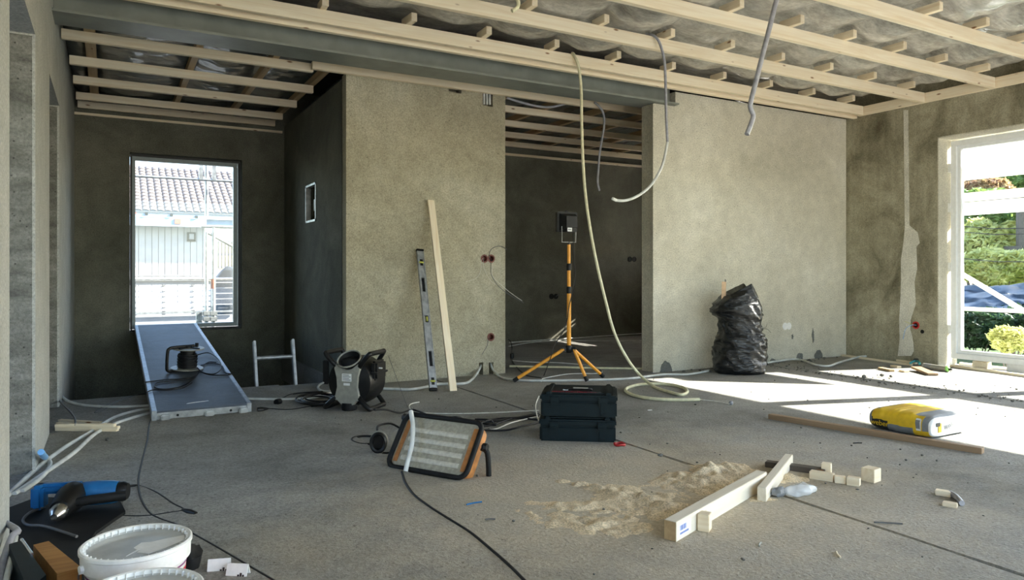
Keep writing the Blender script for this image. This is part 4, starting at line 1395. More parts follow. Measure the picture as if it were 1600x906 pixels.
# ---- sawdust heaps and crumbs
def heap():
    x0, x1, y0, y1, st = 1.25, 3.0, 1.85, 3.05, 0.0125
    nx, ny = int((x1 - x0) / st), int((y1 - y0) / st)
    spots = [(P(880, 800), 0.30, 0.022), (P(1000, 780), 0.33, 0.026), (P(1090, 752), 0.26, 0.050), (P(1130, 735), 0.22, 0.05), (P(960, 822), 0.24, 0.02), (P(1222, 745), 0.16, 0.035), (P(1180, 775), 0.15, 0.02), (P(1060, 800), 0.2, 0.02)]
    rl = [(P(905, 757), P(1060, 800)), (P(880, 752), P(1010, 778))]
    vs, fs, keep = [], [], []
    for j in range(ny + 1):
        for i in range(nx + 1):
            x, y = x0 + i * st, y0 + j * st
            h_ = 0
            for c, r, a in spots:
                d = math.hypot((x - c.x), (y - c.y)) / r
                if d < 1: h_ += a * (1 - d * d) ** 2
            for a, b in rl:
                ab = (b - a).to_2d()
                ap = Vector((x, y)) - a.to_2d()
                t = min(max(ap.dot(ab) / ab.length_squared, 0), 1)
                d = (ap - ab * t).length / 0.05
                if d < 1: h_ += 0.016 * (1 - d * d)
            nz = noise.noise(Vector((x * 9, y * 9, 3))) * 0.7 + noise.noise(Vector((x * 26, y * 26, 1))) * 0.6
            z = h_ * 0.8 * (0.58 + 1.0 * nz) - 0.0062 + 0.002 * noise.noise(Vector((x * 70, y * 70, 9)))
            vs.append((x, y, min(z, 0.055)))
            keep.append(z > -0.003)
    for j in range(ny):
        for i in range(nx):
            a = j * (nx + 1) + i
            q_ = (a, a + 1, a + nx + 2, a + nx + 1)
            if any(keep[v] for v in q_): fs.append(q_)
    me = bpy.data.meshes.new('sawdust')
    me.from_pydata(vs, [], fs)
    me.materials.append(M['dust'])
    me.shade_smooth()
    return link('sawdust', me)


tag(heap(), 'pale sawdust scattered in low heaps round the white timber', 'sawdust', kind='stuff')


def crumbs():
    mb = MB()
    rnd = random.Random(3)
    def one(x, y, s):
        m = Matrix.Translation((x, y, s * 0.35)) @ Matrix.Rotation(rnd.uniform(0, 6), 4, 'Z') @ Matrix.Diagonal((s * rnd.uniform(.6, 1.5), s * rnd.uniform(.5, 1), s * rnd.uniform(.4, .8), 1))
        bmesh.ops.create_icosphere(mb.bm, subdivisions=1, radius=0.5, matrix=m)
    for _ in range(220):
        one(rnd.uniform(-0.1, 7.0), rnd.uniform(1.2, 5.1), rnd.choice((.006, .008, .01, .012, .016)))
    for _ in range(190):
        one(5.82 + rnd.gauss(0, 0.10), rnd.uniform(2.6, 5.0), rnd.choice((.006, .008, .01, .012, .016, .022)))
    for _ in range(60):
        one(rnd.uniform(4.6, 7.1), 5.15 - abs(rnd.gauss(0, 0.08)), rnd.choice((.008, .012, .02, .03)))
    for px, py, s in ((1378, 589, .05), (1350, 592, .06), (1392, 590, .04), (1032, 714, .03), (50, 888, .03), (168, 691, .04)):
        q_ = P(px, py)
        one(q_.x, q_.y, s)
    return mb.obj('rubble', M['rubble'])


tag(crumbs(), 'dark concrete crumbs strewn over the floor', 'rubble', kind='stuff')
for px, py, ln, an, m, lab in ((558, 691, 0, 0, None, None), (741, 786, 0.07, 30, 'blue', 'short bit of blue wire on the floor edge'), (1310, 866, 0.05, 80, 'pine', 'thin pale splinter by the floor joint'), (1388, 817, 0.10, -10, 'wire_grey', 'dark grey wire bit beside the floor joint'), (766, 811, 0.04, 5, 'wire_grey', 'short dark wire bit near the raised floor edge'), (1340, 692, 0.05, 5, 'black_matt', 'small dark scrap before the long brown batten'), (955, 656, 0.03, 10, 'wire_white', 'white wire scrap on the floor near the tool cases'), (1188, 850, 0.04, 60, 'silver', 'tiny bright screw on the floor in front')):
    if m:
        q = P(px, py, 0.004)
        d = Vector((math.cos(R(an) - YAW), math.sin(R(an) - YAW), 0)) * ln / 2
        tag(MB().tube(smooth_pts([q - d, q + Vector((0, 0.004, 0)), q + d], 3), 0.003, 6).obj('floor_scrap', M[m]), lab, 'scrap')
for px, py, lab in ((290, 674, 'white paper scrap on the floor before the deck'), (955, 668, 'pale chip on the floor right of the tool cases'), (1015, 641, 'pale wood shaving near the coiled cream conduit'), (1130, 752, 'pale shaving')):
    if px == 1130: continue
    q = P(px, py, 0.003)
    tag(MB().prism([(-0.02, -0.008), (0.012, -0.014), (0.022, 0.004), (0.002, 0.012), (-0.014, 0.008)], 0.003).obj('paper_scrap', M['white_print'], loc=q), lab, 'scrap')

# ---- left foreground
def bucket(x, y, label, paper):
    t = thing('bucket', label, 'bucket', (x, y, 0), (0, 0, R(20)))
    MB().lathe([(0.118, 0.0), (0.122, 0.004), (0.138, 0.165), (0.140, 0.168)], 48, cap1=False).obj('pail', M['white_pl'], t, smooth=35)
    rim = MB().lathe([(0.140, 0.155), (0.147, 0.157), (0.148, 0.196), (0.152, 0.199), (0.152, 0.208), (0.147, 0.211), (0.1405, 0.209), (0.1385, 0.199)], 60, cap0=False, cap1=False)
    rim.obj('rim', M['white_pl'], t, smooth=35)
    MB().lathe([(0.139, 0.199), (0.136, 0.194), (0.118, 0.193), (0.001, 0.1935)], 48, cap0=False, cap1=False).obj('lid', M['film'] if False else M['lid'], t, smooth=35)
    lug = MB()
    for k in range(40):
        a = 2 * math.pi * k / 40
        lug.box((-0.001, -0.006, 0.196), (0.001, 0.006, 0.2085), Matrix.Rotation(a, 4, 'Z') @ Matrix.Translation((0.139, 0, 0)) @ Matrix.Rotation(R(90), 4, 'Z'))
    lug.obj('lid_rib', M['white_pl'], t)
    # printed band: violet line over a red field
    for z0, z1, m in ((0.136, 0.142, 'violet_print'), (0.03, 0.124, 'red_print')):
        r = lambda z: 0.122 + (z - 0.004) * 0.0994 + 0.0008
        MB().lathe([(r(z0), z0), (r(z1), z1)], 48, cap0=False, cap1=False).obj('printed_band', M[m], t, smooth=35)
    MB().lathe([(0.012, 0.0), (0.012, 0.01)], 12, Matrix.Translation((-0.146, 0, 0.17)) @ Matrix.Rotation(R(-90), 4, 'Y')).obj('handle_lug', M['white_pl'], t)
    MB().tube(smooth_pts([(-0.15 * math.cos(a), 0.15 * math.sin(a), 0.17 - 0.12 * math.sin(a)) for a in [math.pi * k / 14 for k in range(15)]], 2), 0.003, 6).obj('handle', M['galv'], t, smooth=60)
    t.scale = (0.935, 0.935, 0.935)
    return t


M['lid'] = plain('frosted_lid', (0.46, 0.46, 0.43), 0.28, vary=0.12, nscale=14, coat=0.4)
b1 = P(214, 847, 0.192)
bucket(b1.x, b1.y, 'white plastic bucket with frosted lid and torn paper on it', True)
sc = [(lambda p: (p.x, p.y))(P(a, b, 0.1835)) for a, b in ((197, 868), (214, 858), (209, 855), (221, 847), (236, 846), (262, 840), (289, 835), (287, 843), (258, 855), (232, 864), (214, 862), (222, 856))]
pm = Matrix.Translation((0, 0, 0.1812))
tag(MB().prism(sc, 0.0015, pm).obj('torn_paper', M['white_print']), 'torn white paper lying on the bucket lid', 'paper')
b2 = P(217, 927, 0.192)
d12 = Vector((b2.x - b1.x, b2.y - b1.y, 0))
if d12.length < 0.288: b2 = b1 + d12.normalized() * 0.289
bucket(b2.x, b2.y, 'second white bucket, cut off by the bottom of the picture', False)
for px, py, rz, lab in ((341, 897, 10, 'folded white card with black print, back one of two'), (368, 905, -6, 'folded white card, front one of two')):
    q = P(px, py)
    cd = thing('folded_card', lab, 'card', q, (0, 0, R(rz) - YAW))
    MB().box((-0.034, -0.001, 0.0), (0.034, 0.001, 0.045), Matrix.Rotation(R(-20), 4, 'X')).obj('front_leaf', M['white_print'], cd)
    MB().box((-0.034, -0.001, 0.0), (0.034, 0.001, 0.045), Matrix.Translation((0, 0.032, 0)) @ Matrix.Rotation(R(20), 4, 'X')).obj('back_leaf', M['white_print'], cd)
    pb = MB()
    for k in range(3):
        pb.box((0.004 + k * 0.008, -0.0022, 0.004), (0.010 + k * 0.008, -0.001, 0.014 + 0.005 * (k % 2)), Matrix.Rotation(R(-20), 4, 'X'))
    pb.obj('print', M['black_print'], cd)
q = P(297, 889)
lg_ = MB().sphere((0, 0, 0.03), 1, 16, 10, (0.035, 0.05, 0.05))
for v in lg_.bm.verts:
    v.co *= 1 + 0.3 * noise.noise(v.co * 30)
    v.co.z = max(v.co.z, 0)
tag(lg_.obj('black_glove', M['black_matt'], loc=q, smooth=40), 'crumpled black glove behind the white bucket', 'glove')
# black sheet standing in for a dark hollow, wooden block, dark box
hollow_p = [P(a, b, 0.016) for a, b in ((10, 796), (58, 778), (186, 781), (196, 800), (150, 832), (126, 868), (134, 925), (-10, 940))]
tag(MB().prism([(p.x, p.y) for p in hollow_p], 0.012, Matrix.Translation((0, 0, 0.009))).obj('hollow_sheet', M['black_matt']), 'flat black sheet standing in for a dark hollow under the drill', 'mat')
pts = [P(a, b, 0.10) for a, b in ((52, 851), (76, 845), (128, 887), (89, 896))]
MBw = MB().prism([(p.x, p.y) for p in pts], 0.10).obj('wooden_block', M['orange_wood'])
tag(MBw, 'orange varnished wooden block beside the white bucket', 'block')
pts = [P(a, b, 0.13) for a, b in ((14, 850), (34, 844), (72, 898), (44, 920))]
bx_ = MB().prism([(p.x, p.y) for p in pts], 0.13).obj('dark_case', M['case'])
tag(bx_, 'dark green case with a bright metal edge in the near corner', 'case')
tg = Vector((pts[1].x, pts[1].y, 0.132))
tg2 = Vector((pts[2].x, pts[2].y, 0.132))
MB().tube([tg, tg.lerp(tg2, 0.45)], 0.005, 8).obj('metal_edge', M['chrome'], bx_, smooth=60)

# ---- rotary hammer
dz = 0.02
dq = P(140, 792, dz)
dr = thing('hammer_drill', 'blue rotary hammer drill with black front lying on the black sheet', 'drill', dq, (0, 0, R(-18)))
bxm = Matrix.Translation((0, 0, 0.055)) @ Matrix.Rotation(R(90), 4, 'Y')
MB().lathe([(0.030, -0.05), (0.045, -0.02), (0.047, 0.03), (0.044, 0.085), (0.040, 0.105)], 22, bxm).obj('motor_body', M['blue'], dr, smooth=35)
MB().lathe([(0.038, 0.105), (0.039, 0.125), (0.030, 0.14)], 20, bxm).obj('rear_cap', M['black'], dr, smooth=35)
MB().box((-0.20, -0.012, 0.06), (-0.02, 0.03, 0.10), bevel=0.012).obj('handle', M['blue'], dr, smooth=40)
MB().box((-0.20, -0.035, 0.005), (-0.155, 0.03, 0.10), bevel=0.012).obj('handle', M['blue'], dr, smooth=40)
MB().lathe([(0.05, -0.02), (0.054, 0.02), (0.046, 0.07), (0.036, 0.12)], 22, Matrix.Translation((-0.05, -0.03, 0.056)) @ Matrix.Rotation(R(98), 4, 'X')).obj('gear_housing', M['black'], dr, smooth=35)
ckm = Matrix.Translation((-0.047, -0.148, 0.04)) @ Matrix.Rotation(R(98), 4, 'X')
MB().lathe([(0.03, 0.0), (0.031, 0.03), (0.022, 0.045), (0.012, 0.06)], 20, ckm).obj('chuck', M['chrome'], dr, smooth=35)
MB().tube([(-0.02, -0.10, 0.05), (0.03, -0.095, 0.055), (0.15, -0.06, 0.055)], [0.016, 0.018, 0.019], 12).obj('side_handle', M['black_matt'], dr, smooth=60)
MB().lathe([(0.006, 0.0), (0.006, 0.006)], 8, Matrix.Translation((0.03, -0.046, 0.055)) @ Matrix.Rotation(R(90), 4, 'X')).obj('screw', M['chrome'], dr)

# ---- bundle of thin battens by the left pier
for k, (a, b, z) in enumerate((((60, 660), (158, 661), 0.010), ((58, 668), (172, 667), 0.010), ((64, 674), (184, 673), 0.010), ((62, 664), (126, 664), 0.028), ((64, 670), (186, 668), 0.028), ((70, 666), (180, 664), 0.046))):
    p, r_ = P(*a, z), P(*b, z)
    p.x = max(p.x, XL + 0.03)
    timber('thin_batten', p, r_, 0.03, 0.018, M['pine'], label=('thin pine batten at the back of the bottom layer by the left pier', 'thin pine batten in the middle of the bottom layer by the left pier', 'thin pine batten at the front of the bottom layer by the left pier',
                                                          'shortest thin pine batten on the second layer by the left pier', 'longest thin pine batten on the second layer by the left pier', 'topmost thin pine batten of the bundle by the left pier')[k], cat='batten', group='thin battens by the left pier')

# ---------------------------------------------------------------- cables, conduits and hanging lines
def fl_pts(pxs, z=0.006):
    return [P(a, b, z) for a, b in pxs]


cable('conduit', fl_pts([(8, 778), (60, 730), (100, 700), (138, 677), (175, 654), (205, 644), (236, 638)], 0.012), 0.0115, M['conduit'], 'pale conduit along the left wall, left of the pair', 'conduit')
cable('conduit', fl_pts([(22, 772), (50, 753), (76, 735), (115, 708), (150, 677), (185, 660), (236, 645)], 0.012), 0.0115, M['conduit'], 'pale conduit along the left wall, right of the pair', 'conduit')
st = fl_pts([(34, 768), (62, 748), (78, 729), (76, 718)], 0.012) + [P(72, 715, 0.035), P(68, 712, 0.085)]
t = cable('conduit', st, 0.0115, M['conduit'], 'short pale conduit with a light blue sleeve at the left pier foot', 'conduit')
MB().tube([P(70.5, 714, 0.05), P(68, 712, 0.085), P(64, 706, 0.12)], 0.0145, 10).obj('sleeve', M['blue_cut'], t, smooth=60)
cable('conduit', fl_pts([(92, 612), (100, 623), (115, 630), (142, 634.5), (190, 636), (232, 634)], 0.012), 0.0115, M['conduit'], 'pale conduit along the slab edge left of the deck', 'conduit')
cable('conduit', fl_pts([(380, 623), (430, 624), (480, 622), (530, 612), (580, 607), (614, 607.5), (640, 608), (662, 605), (685, 600), (724, 599), (737, 593)], 0.012) + [PYP(743, 586, 5.75), PYP(747, 580, 5.83), PYP(751, 572, 5.90), PYP(752, 568, 5.93)], 0.0115, M['conduit'],
      'long pale conduit along the foot of the middle panel into the left notch', 'conduit')
cable('conduit', [PYP(767, 567, 5.93), PYP(768, 573, 5.88), PYP(772, 580, 5.82)] + fl_pts([(782, 589), (800, 593), (840, 594.5), (919, 593.5), (985, 591), (1035, 585), (1075, 584.5), (1108, 579)], 0.011), 0.0105, M['conduit'],
      'pale conduit running from the right notch past the tripod to the bag', 'conduit')
cable('conduit', fl_pts([(1196, 567), (1215, 564), (1238, 561), (1255, 563), (1275, 570), (1295, 571.5), (1308, 567), (1325, 562), (1345, 557), (1370, 555.5)], 0.02), 0.011, M['conduit'], 'grey white conduit waving along the foot of the right panel', 'conduit')
cable('conduit', fl_pts([(796, 572), (850, 573), (920, 574.5), (1004, 576)], 0.011), 0.0105, M['conduit_yellow'], 'straight cream conduit along the opening to the inner room', 'conduit')
cable('cable', fl_pts([(800, 563), (830, 565.5), (880, 567), (925, 572), (940, 578), (935, 583), (890, 584), (850, 591), (846, 596)], 0.005), 0.0045, M['wire_white'], 'thin white cable looping on the floor under the tripod', 'cable')
cable('cable', fl_pts([(796, 535), (850, 531), (905, 527.5), (955, 524), (1003, 521)], 0.04), 0.008, M['conduit'], 'pale conduit at the foot of the far wall of the inner room', 'conduit')
cable('cable', fl_pts([(795, 541), (830, 535), (880, 532), (960, 533), (1003, 532)], 0.008), 0.007, M['conduit'], 'second pale conduit on the inner room floor', 'conduit')
q = P(800, 560)
dp = thing('black_plug', 'black plug on the inner room floor beside the middle panel', 'plug', q)
MB().lathe([(0.012, 0.0), (0.022, 0.01), (0.02, 0.05), (0.008, 0.06)], 12).obj('plug_body', M['black'], dp, smooth=40)
cable('cable', fl_pts([(800, 560), (803, 568), (820, 585), (845, 590)], 0.005), 0.004, M['cord'], 'thin black cable from the black plug to the tripod', 'cable')
cable('cable', [PYP(794, 530, 5.95)] + [PYP(798, 534, 5.93), PYP(800, 545, 5.9)] + fl_pts([(798, 561)], 0.02), 0.004, M['cord'], 'dark cable hanging behind the right edge of the middle panel', 'cable')

# hanging from the ceiling
hy = [PYP(894, 83, 4.955), PYP(897, 86, 4.92), PYP(904, 105, 4.90), PYP(908, 140, 4.90), PYP(909, 200, 4.90), PYP(912, 270, 4.89), PYP(918, 330, 4.88), PYP(930, 400, 4.86), PYP(945, 465, 4.84), PYP(960, 520, 4.82), PYP(980, 560, 4.78), PYP(1000, 586, 4.74)]
hy += fl_pts([(1022, 604), (1045, 612), (1064, 616.5), (1074, 612), (1066, 605), (1040, 600), (1005, 600), (982, 605), (978, 611), (992, 618), (1022, 623), (1060, 624.5), (1093, 624)], 0.012)
t = cable('conduit', hy, 0.0125, M['conduit_yellow'], 'long cream conduit hanging from the ceiling and coiled on the floor', 'conduit', seg=10)
w = cable('cable_tail', fl_pts([(1093, 624), (1120, 627), (1140, 631)], 0.010), 0.003, M['wire_white'], None, parent=t)
MB().lathe([(0.012, 0), (0.016, 0.012), (0.01, 0.026)], 10, Matrix.Translation(P(1142, 632, 0.0))).obj('cable_end', M['grey_print'], t)
hg = [(1010, 53, 4.33), (1022, 56, 4.25), (1031, 68, 4.22), (1038, 95, 4.20), (1040, 130, 4.20), (1041, 180, 4.19), (1043, 222, 4.18), (1035, 258, 4.17), (1018, 288, 4.16), (998, 305, 4.15), (978, 313, 4.14), (962, 313, 4.14)]
t = cable('cable', [PYP(a, b, c) for a, b, c in hg[:7]], 0.0105, M['conduit_grey'], 'thick grey cable hanging in a hook from the second batten', 'cable', seg=10)
MB().tube(smooth_pts([PYP(a, b, c) for a, b, c in hg[6:]], 6), 0.0105, 10).obj('pale_end', M['conduit'], t, smooth=60)  # end piece in a paler conduit colour
MB().tube([PYP(963, 313, 4.14), PYP(957, 310, 4.14)], 0.012, 8).obj('tape_wrap', M['wire_white'], t)
cable('cable', [PYP(a, b, 5.79) for a, b in ((929, 160), (936, 166), (943, 178), (944, 196), (941, 215), (937, 240), (935, 265), (934, 285), (937, 298))], 0.011, M['conduit_grey'], 'thin grey cable hanging in the opening behind the beam', 'cable')
hp = [(1219, -14), (1212, 5), (1202, 45), (1191, 88), (1181, 128), (1173, 160), (1173, 170), (1177, 180), (1174, 192), (1167, 210)]
cable('pipe', [PYP(a, b, 2.93) for a, b in hp], 0.0145, M['conduit_grey'], 'grey kinked plastic pipe hanging from the top of the picture', 'pipe', seg=10, sub=4)
cable('conduit', [PYP(a, b, 3.60) for a, b in ((806, -6), (810, 4), (808, 12), (800, 17))], 0.0115, M['conduit_yellow'], 'short cream conduit bend between the ceiling battens', 'conduit')
cable('conduit', [PYP(a, b, 5.95) for a, b in ((792, 153), (815, 160), (840, 166), (862, 167), (884, 162))], 0.012, M['conduit_grey'], 'grey conduit sagging under the battens of the inner room', 'conduit')

# black extension cords on the floor
cable('extension_cord', fl_pts([(236, 655), (233, 665), (230, 688), (221, 725), (216, 752), (220, 779), (233, 801), (250, 811), (275, 820), (304, 836), (338, 855), (399, 891), (440, 915)]), 0.0055, M['cord'], 'black cord running from the deck past the bucket to the bottom edge', 'cord')
t = cable('power_cable', [P(192, 762, 0.06), P(203, 759, 0.03)] + fl_pts([(216, 759), (243, 769), (270, 787), (287, 797), (262, 802), (236, 806), (203, 807), (165, 803)]), 0.0055, M['cord'], 'black power cable looping right from the blue drill', 'cable')
MB().tube([P(286, 797, 0.008), P(296, 800, 0.010), P(306, 803, 0.008)], [0.008, 0.013, 0.009], 10).obj('plug', M['black'], t, smooth=60)
cable('cable', fl_pts([(66, 645), (80, 616), (98, 632), (115, 650), (118, 664)], 0.05), 0.0055, M['wire_grey'], 'dark cable arching over the thin battens at the left pier', 'cable')
cable('cable', fl_pts([(234, 612), (190, 625), (160, 642), (148, 645), (165, 634), (185, 626)]), 0.005, M['cord'], 'black cable lying left of the deck foot', 'cable')
cable('power_cable', [P(585, 640, 0.22)] + [P(604, 640, 0.16), P(625, 645, 0.07)] + fl_pts([(645, 640), (668, 648)], 0.02), 0.006, M['cord'], 'black cable slanting from the blower to the flood light', 'cable')
cable('power_cable', fl_pts([(628, 738), (634, 756), (648, 775), (672, 793), (700, 811), (735, 833), (770, 862), (796, 885), (826, 915)]), 0.0075, M['cord'], 'black cable running from the flood light to the bottom edge', 'cable')
cable('cable', fl_pts([(600, 690), (585, 693), (565, 693.5), (551, 689), (552, 684), (568, 681), (590, 682)]), 0.0065, M['cord'], 'black cable loop left of the ear defenders', 'cable')
cable('cable', [P(697, 652, 0.05), P(704, 652, 0.10), P(714, 652, 0.115), P(722, 654, 0.06)] + fl_pts([(735, 660), (770, 658), (810, 652), (842, 650)]), 0.0065, M['cord'], 'black cable arching up behind the flood light', 'cable')
for k, (pxs, m, r) in enumerate((
        ([(742, 668), (775, 662), (800, 654), (842, 646)], 'cord', .006),
        ([(745, 664), (770, 655), (810, 653), (840, 656)], 'cord', .006),
        ([(748, 672), (790, 672), (815, 666), (842, 660)], 'cord', .006),
        ([(750, 660), (774, 664), (764, 656), (742, 655)], 'cord', .006),
        ([(748, 674), (775, 670), (800, 660), (838, 651)], 'wire_white', .0045),
        ([(842, 619), (837, 632), (838, 645), (842, 657)], 'wire_white', .0045),
        ([(655, 628), (642, 631), (640, 637), (650, 643), (690, 646), (760, 645), (842, 641)], 'wire_white', .0035))):
    cable('cable', fl_pts(pxs, 0.006 + 0.004 * (k % 3)), r, M[m], ('black cable, uppermost of the bunch between flood light and tool cases', 'black cable in the middle of the bunch by the tool cases', 'black cable, lowest of the bunch by the tool cases', 'black cable end curling behind the flood light', 'white cable in the black bunch by the tool cases', 'white cable curving up the left side of the tool cases', 'thin white cable running behind the flood light')[k], 'cable')
cable('wire', [P(637, 636, 0.01), P(625, 605, 0.06), PYP(607, 556, 5.6)], 0.002, M['wire_grey'], 'thin stiff wire rising from the flood light to the panel', 'wire')
# coil and plugs of the blower's cord
cord = thing('cord_coil', 'black cord coil beside the blower', 'cord', (0, 0, 0))
for k, (ox, oy, sx, sy) in enumerate(((0, 0, 34, 8), (3, 1, 30, 7), (-4, 2, 32, 8.5), (5, -1, 27, 6), (-2, 3, 24, 6))):
    pts = [P(498 + ox + sx * math.cos(a), 622 + oy + sy * math.sin(a), 0.007 + 0.008 * k) for a in [2 * math.pi * i / 26 for i in range(26)]]
    MB().tube(pts, 0.006, 6, True).obj('coil_loop', M['cord'], cord, smooth=60)
t = cable('cord_tail', fl_pts([(520, 611), (480, 613), (455, 616), (442, 622)], 0.008), 0.006, M['cord'], None, parent=cord)
MB().lathe([(0.022, 0.0), (0.024, 0.02), (0.022, 0.04)], 14, Matrix.Translation(P(437, 627, 0.022)) @ Matrix.Rotation(-YAW - 0.3, 4, 'Z') @ Matrix.Rotation(R(90), 4, 'X')).obj('plug', M['black'], t, smooth=40)
t = cable('cord_tail', fl_pts([(520, 628), (490, 634), (455, 640), (425, 639), (415, 638)], 0.008), 0.006, M['cord'], None, parent=cord)
MB().tube([P(418, 638.5, 0.012), P(408, 640, 0.016), P(402, 640.5, 0.016)], [0.008, 0.02, 0.018], 10).obj('plug', M['black'], t, smooth=60)
cable('conduit', fl_pts([(520, 596), (505, 598), (497, 604), (502, 610), (520, 612)], 0.012), 0.009, M['conduit'], 'pale conduit end curling out behind the blower', 'conduit')
bx = P(482, 598)
tag(MB().box((-0.022, -0.02, 0), (0.022, 0.02, 0.20), bevel=0.004).obj('dark_post', M['black_matt'], loc=(1.60, 6.05, 0), rot=(0, 0, R(-30))), 'dark upright block standing by the partition wall behind the blower', 'block')
# cables in the near left corner
cable('conduit', [P(4, 815, 0.10), P(18, 822, 0.10), P(28, 830, 0.12), P(20, 836, 0.12), P(10, 860, 0.10), P(2, 890, 0.09), P(-6, 930, 0.08)], 0.010, M['conduit_grey'], 'grey hose bending round the near pier foot', 'hose')
cable('conduit', fl_pts([(24, 838), (18, 870), (8, 915)], 0.09), 0.009, M['conduit'], 'pale hose end beside the dark green case', 'hose')
cable('cable', fl_pts([(70, 792), (48, 800), (36, 812), (44, 820), (70, 822), (120, 838)], 0.03), 0.005, M['wire_grey'], 'dark cable looping across the black sheet', 'cable')


# ================================================================ outside
def ground(name, x0, x1, y0, y1, z, m, label):
    return struct(name, MB().box((x0, y0, z - 0.2), (x1, y1, z)), m, label)


M['lawn'] = concrete('dark_lawn', (0.02, 0.045, 0.012), (0.045, 0.085, 0.02), (0.09, 0.14, 0.04), 3, contrast=0.25, fine=60, pit=0.3)
M['gravel'] = concrete('grey_gravel', (0.10, 0.10, 0.095), (0.13, 0.13, 0.125), (0.17, 0.17, 0.16), 3, contrast=0.25)
ground('ground_garden', 7.62, 60, -40, 8.72, -0.5, M['lawn'], 'dark lawn of the garden outside the right window')
ground('ground_yard', -40, 60, 8.76, 70, -0.5, M['gravel'], 'grey gravel yard outside the tall window')
ground('ground_side', -40, -2.85, -40, 8.72, -0.5, M['gravel'], 'grey gravel beside the house')
M['reflector'] = concrete('pale_reflector_ground', (0.5, 0.49, 0.46), (0.58, 0.57, 0.54), (0.66, 0.65, 0.62), 3, contrast=0.25)  # pale ground added out of view to bounce sunlight up to the ceiling
ground('ground_rear', -2.8, 7.6, -40, -2.35, -0.3, M['reflector'], 'pale terrace ground added behind the house to bounce sunlight in')
ground('ground_reflector', 7.64, 10.6, -12, 8.7, -0.45, M['reflector'], 'pale strip added along the right wall outside to bounce sunlight in')

# --- the neighbour's house seen through the tall window
M['roof_tile'] = plain('pale_roof_tile', (0.15, 0.128, 0.118), 0.75, vary=0.18, nscale=3)
M['house_white'] = plain('white_painted_board', (0.30, 0.31, 0.325), 0.6, vary=0.05, nscale=4)
M['fascia_shade_blue'] = plain('shade_blue_board', (0.18, 0.25, 0.36), 0.6, vary=0.06, nscale=4)  # bluish shade on white fascia boards put into their colour
M['rust'] = plain('red_brown_paint', (0.34, 0.09, 0.06), 0.6)
M['cream'] = plain('cream_render', (0.72, 0.66, 0.52), 0.8, vary=0.05)
HY = 31.5
hx0, hx1 = PYP(196, 340, HY).x - 1.0, PYP(378, 340, HY).x + 1.5
ez = PYP(290, 329, HY).z
house = thing('neighbour_house', "neighbour's white boarded house with a pale tiled roof", 'house', ((hx0 + hx1) / 2, HY, -0.5))
HO = house.location.copy()
L_ = lambda x, y, z: Vector((x, y, z)) - HO
pitch = R(27)
rl = 5.2
rmx = Matrix.Translation(L_(hx0, HY, ez)) @ Matrix.Rotation(pitch, 4, 'X')
roof = MB().box((0, -0.1, -0.14), (hx1 - hx0, rl, -0.05), rmx).obj('roof', M['grey_print'], house)
tw, tl = 0.262, 0.36
prof = [(tw * k / 8, 0.055 * math.sin(math.pi * k / 8) ** 0.8 if 0 < k < 8 else 0.0) for k in range(9)]
tm = MB()
va = [tm.bm.verts.new((x, 0.0, z + 0.03)) for x, z in prof]
vb = [tm.bm.verts.new((x, tl * 1.12, z)) for x, z in prof]
vc = [tm.bm.verts.new((x, 0.0, z + 0.0)) for x, z in prof]
for k in range(8):
    tm._f([va[k], va[k + 1], vb[k + 1], vb[k]])
    tm._f([vc[k], vc[k + 1], va[k + 1], va[k]])
tile_me = tm.mesh('roof_tile', M['roof_tile'], 50)
ncol, nrow = int((hx1 - hx0) / tw), int(rl / tl)
count = 0
rest = MB()
for r_ in range(nrow):
    for c_i in range(ncol):
        mt = rmx @ Matrix.Translation((c_i * tw, r_ * tl - 0.08, -0.05))
        wpos = mt.translation + HO
        px = 800 + F * (CY * wpos.x - SY * wpos.y) / (SY * wpos.x + CY * wpos.y)
        py = 424 - F * (wpos.z - EYE) / (SY * wpos.x + CY * wpos.y)
        if 198 < px < 376 and py > 244 and count < 300:
            link('roof_tile', tile_me, roof, mx=mt)
            count += 1
        else:
            vs = [mt @ v.co for v in tile_me.vertices]
            bv = [rest.bm.verts.new(v) for v in vs]
            for p in tile_me.polygons:
                rest._f([bv[i] for i in p.vertices])
tag(rest.obj('roof_tiles', M['roof_tile'], roof, smooth=50), kind='stuff')
f0, f1 = PYP(290, 330, HY).z, PYP(290, 340, HY).z
f2 = PYP(290, 352, HY).z
hxe = PYP(322, 345, HY).x
MB().box(L_(hx0, HY - 0.02, f1), L_(hx1, HY + 0.03, f0)).obj('fascia_board', M['fascia_shade_blue'], house)
MB().box(L_(hx0, HY + 0.0, f2), L_(hxe, HY + 0.05, f1 - 0.015)).obj('fascia_board', M['fascia_shade_blue'], house)
MB().box(L_(hxe + 0.05, HY + 0.3, f2), L_(hx1, HY + 0.35, f1 - 0.015)).obj('fascia_board', M['fascia_shade_blue'], house)
MB().box(L_(hx0, HY - 0.03, f2 - 0.06), L_(hxe, HY + 0.09, f2)).obj('gutter', M['galv'], house)
for px, wd in ((278, 10), (211, 5)):
    a = PYP(px - wd / 2, 346, HY - 0.05)
    b = PYP(px + wd / 2, 346, HY - 0.05)
    MB().box(L_(a.x, HY - 0.04, PYP(px, 350 if wd > 6 else 334, HY).z), L_(b.x, HY + 0.01, PYP(px, 342 if wd > 6 else 331, HY).z)).obj('painted_block', M['rust'], house)
for px, py in ((229, 334), (268, 336), (307, 339)):
    a = PYP(px, py, HY - 0.05)
    MB().box(L_(a.x - 0.05, HY - 0.06, a.z - 0.05), L_(a.x + 0.05, HY + 0.0, a.z + 0.05)).obj('gutter_bracket', M['black_matt'], house)
wy = HY + 0.85
pb_ = (PYP(300, 380, wy).x - PYP(290.2, 380, wy).x)
x = PYP(196, 380, wy).x - pb_ * 2
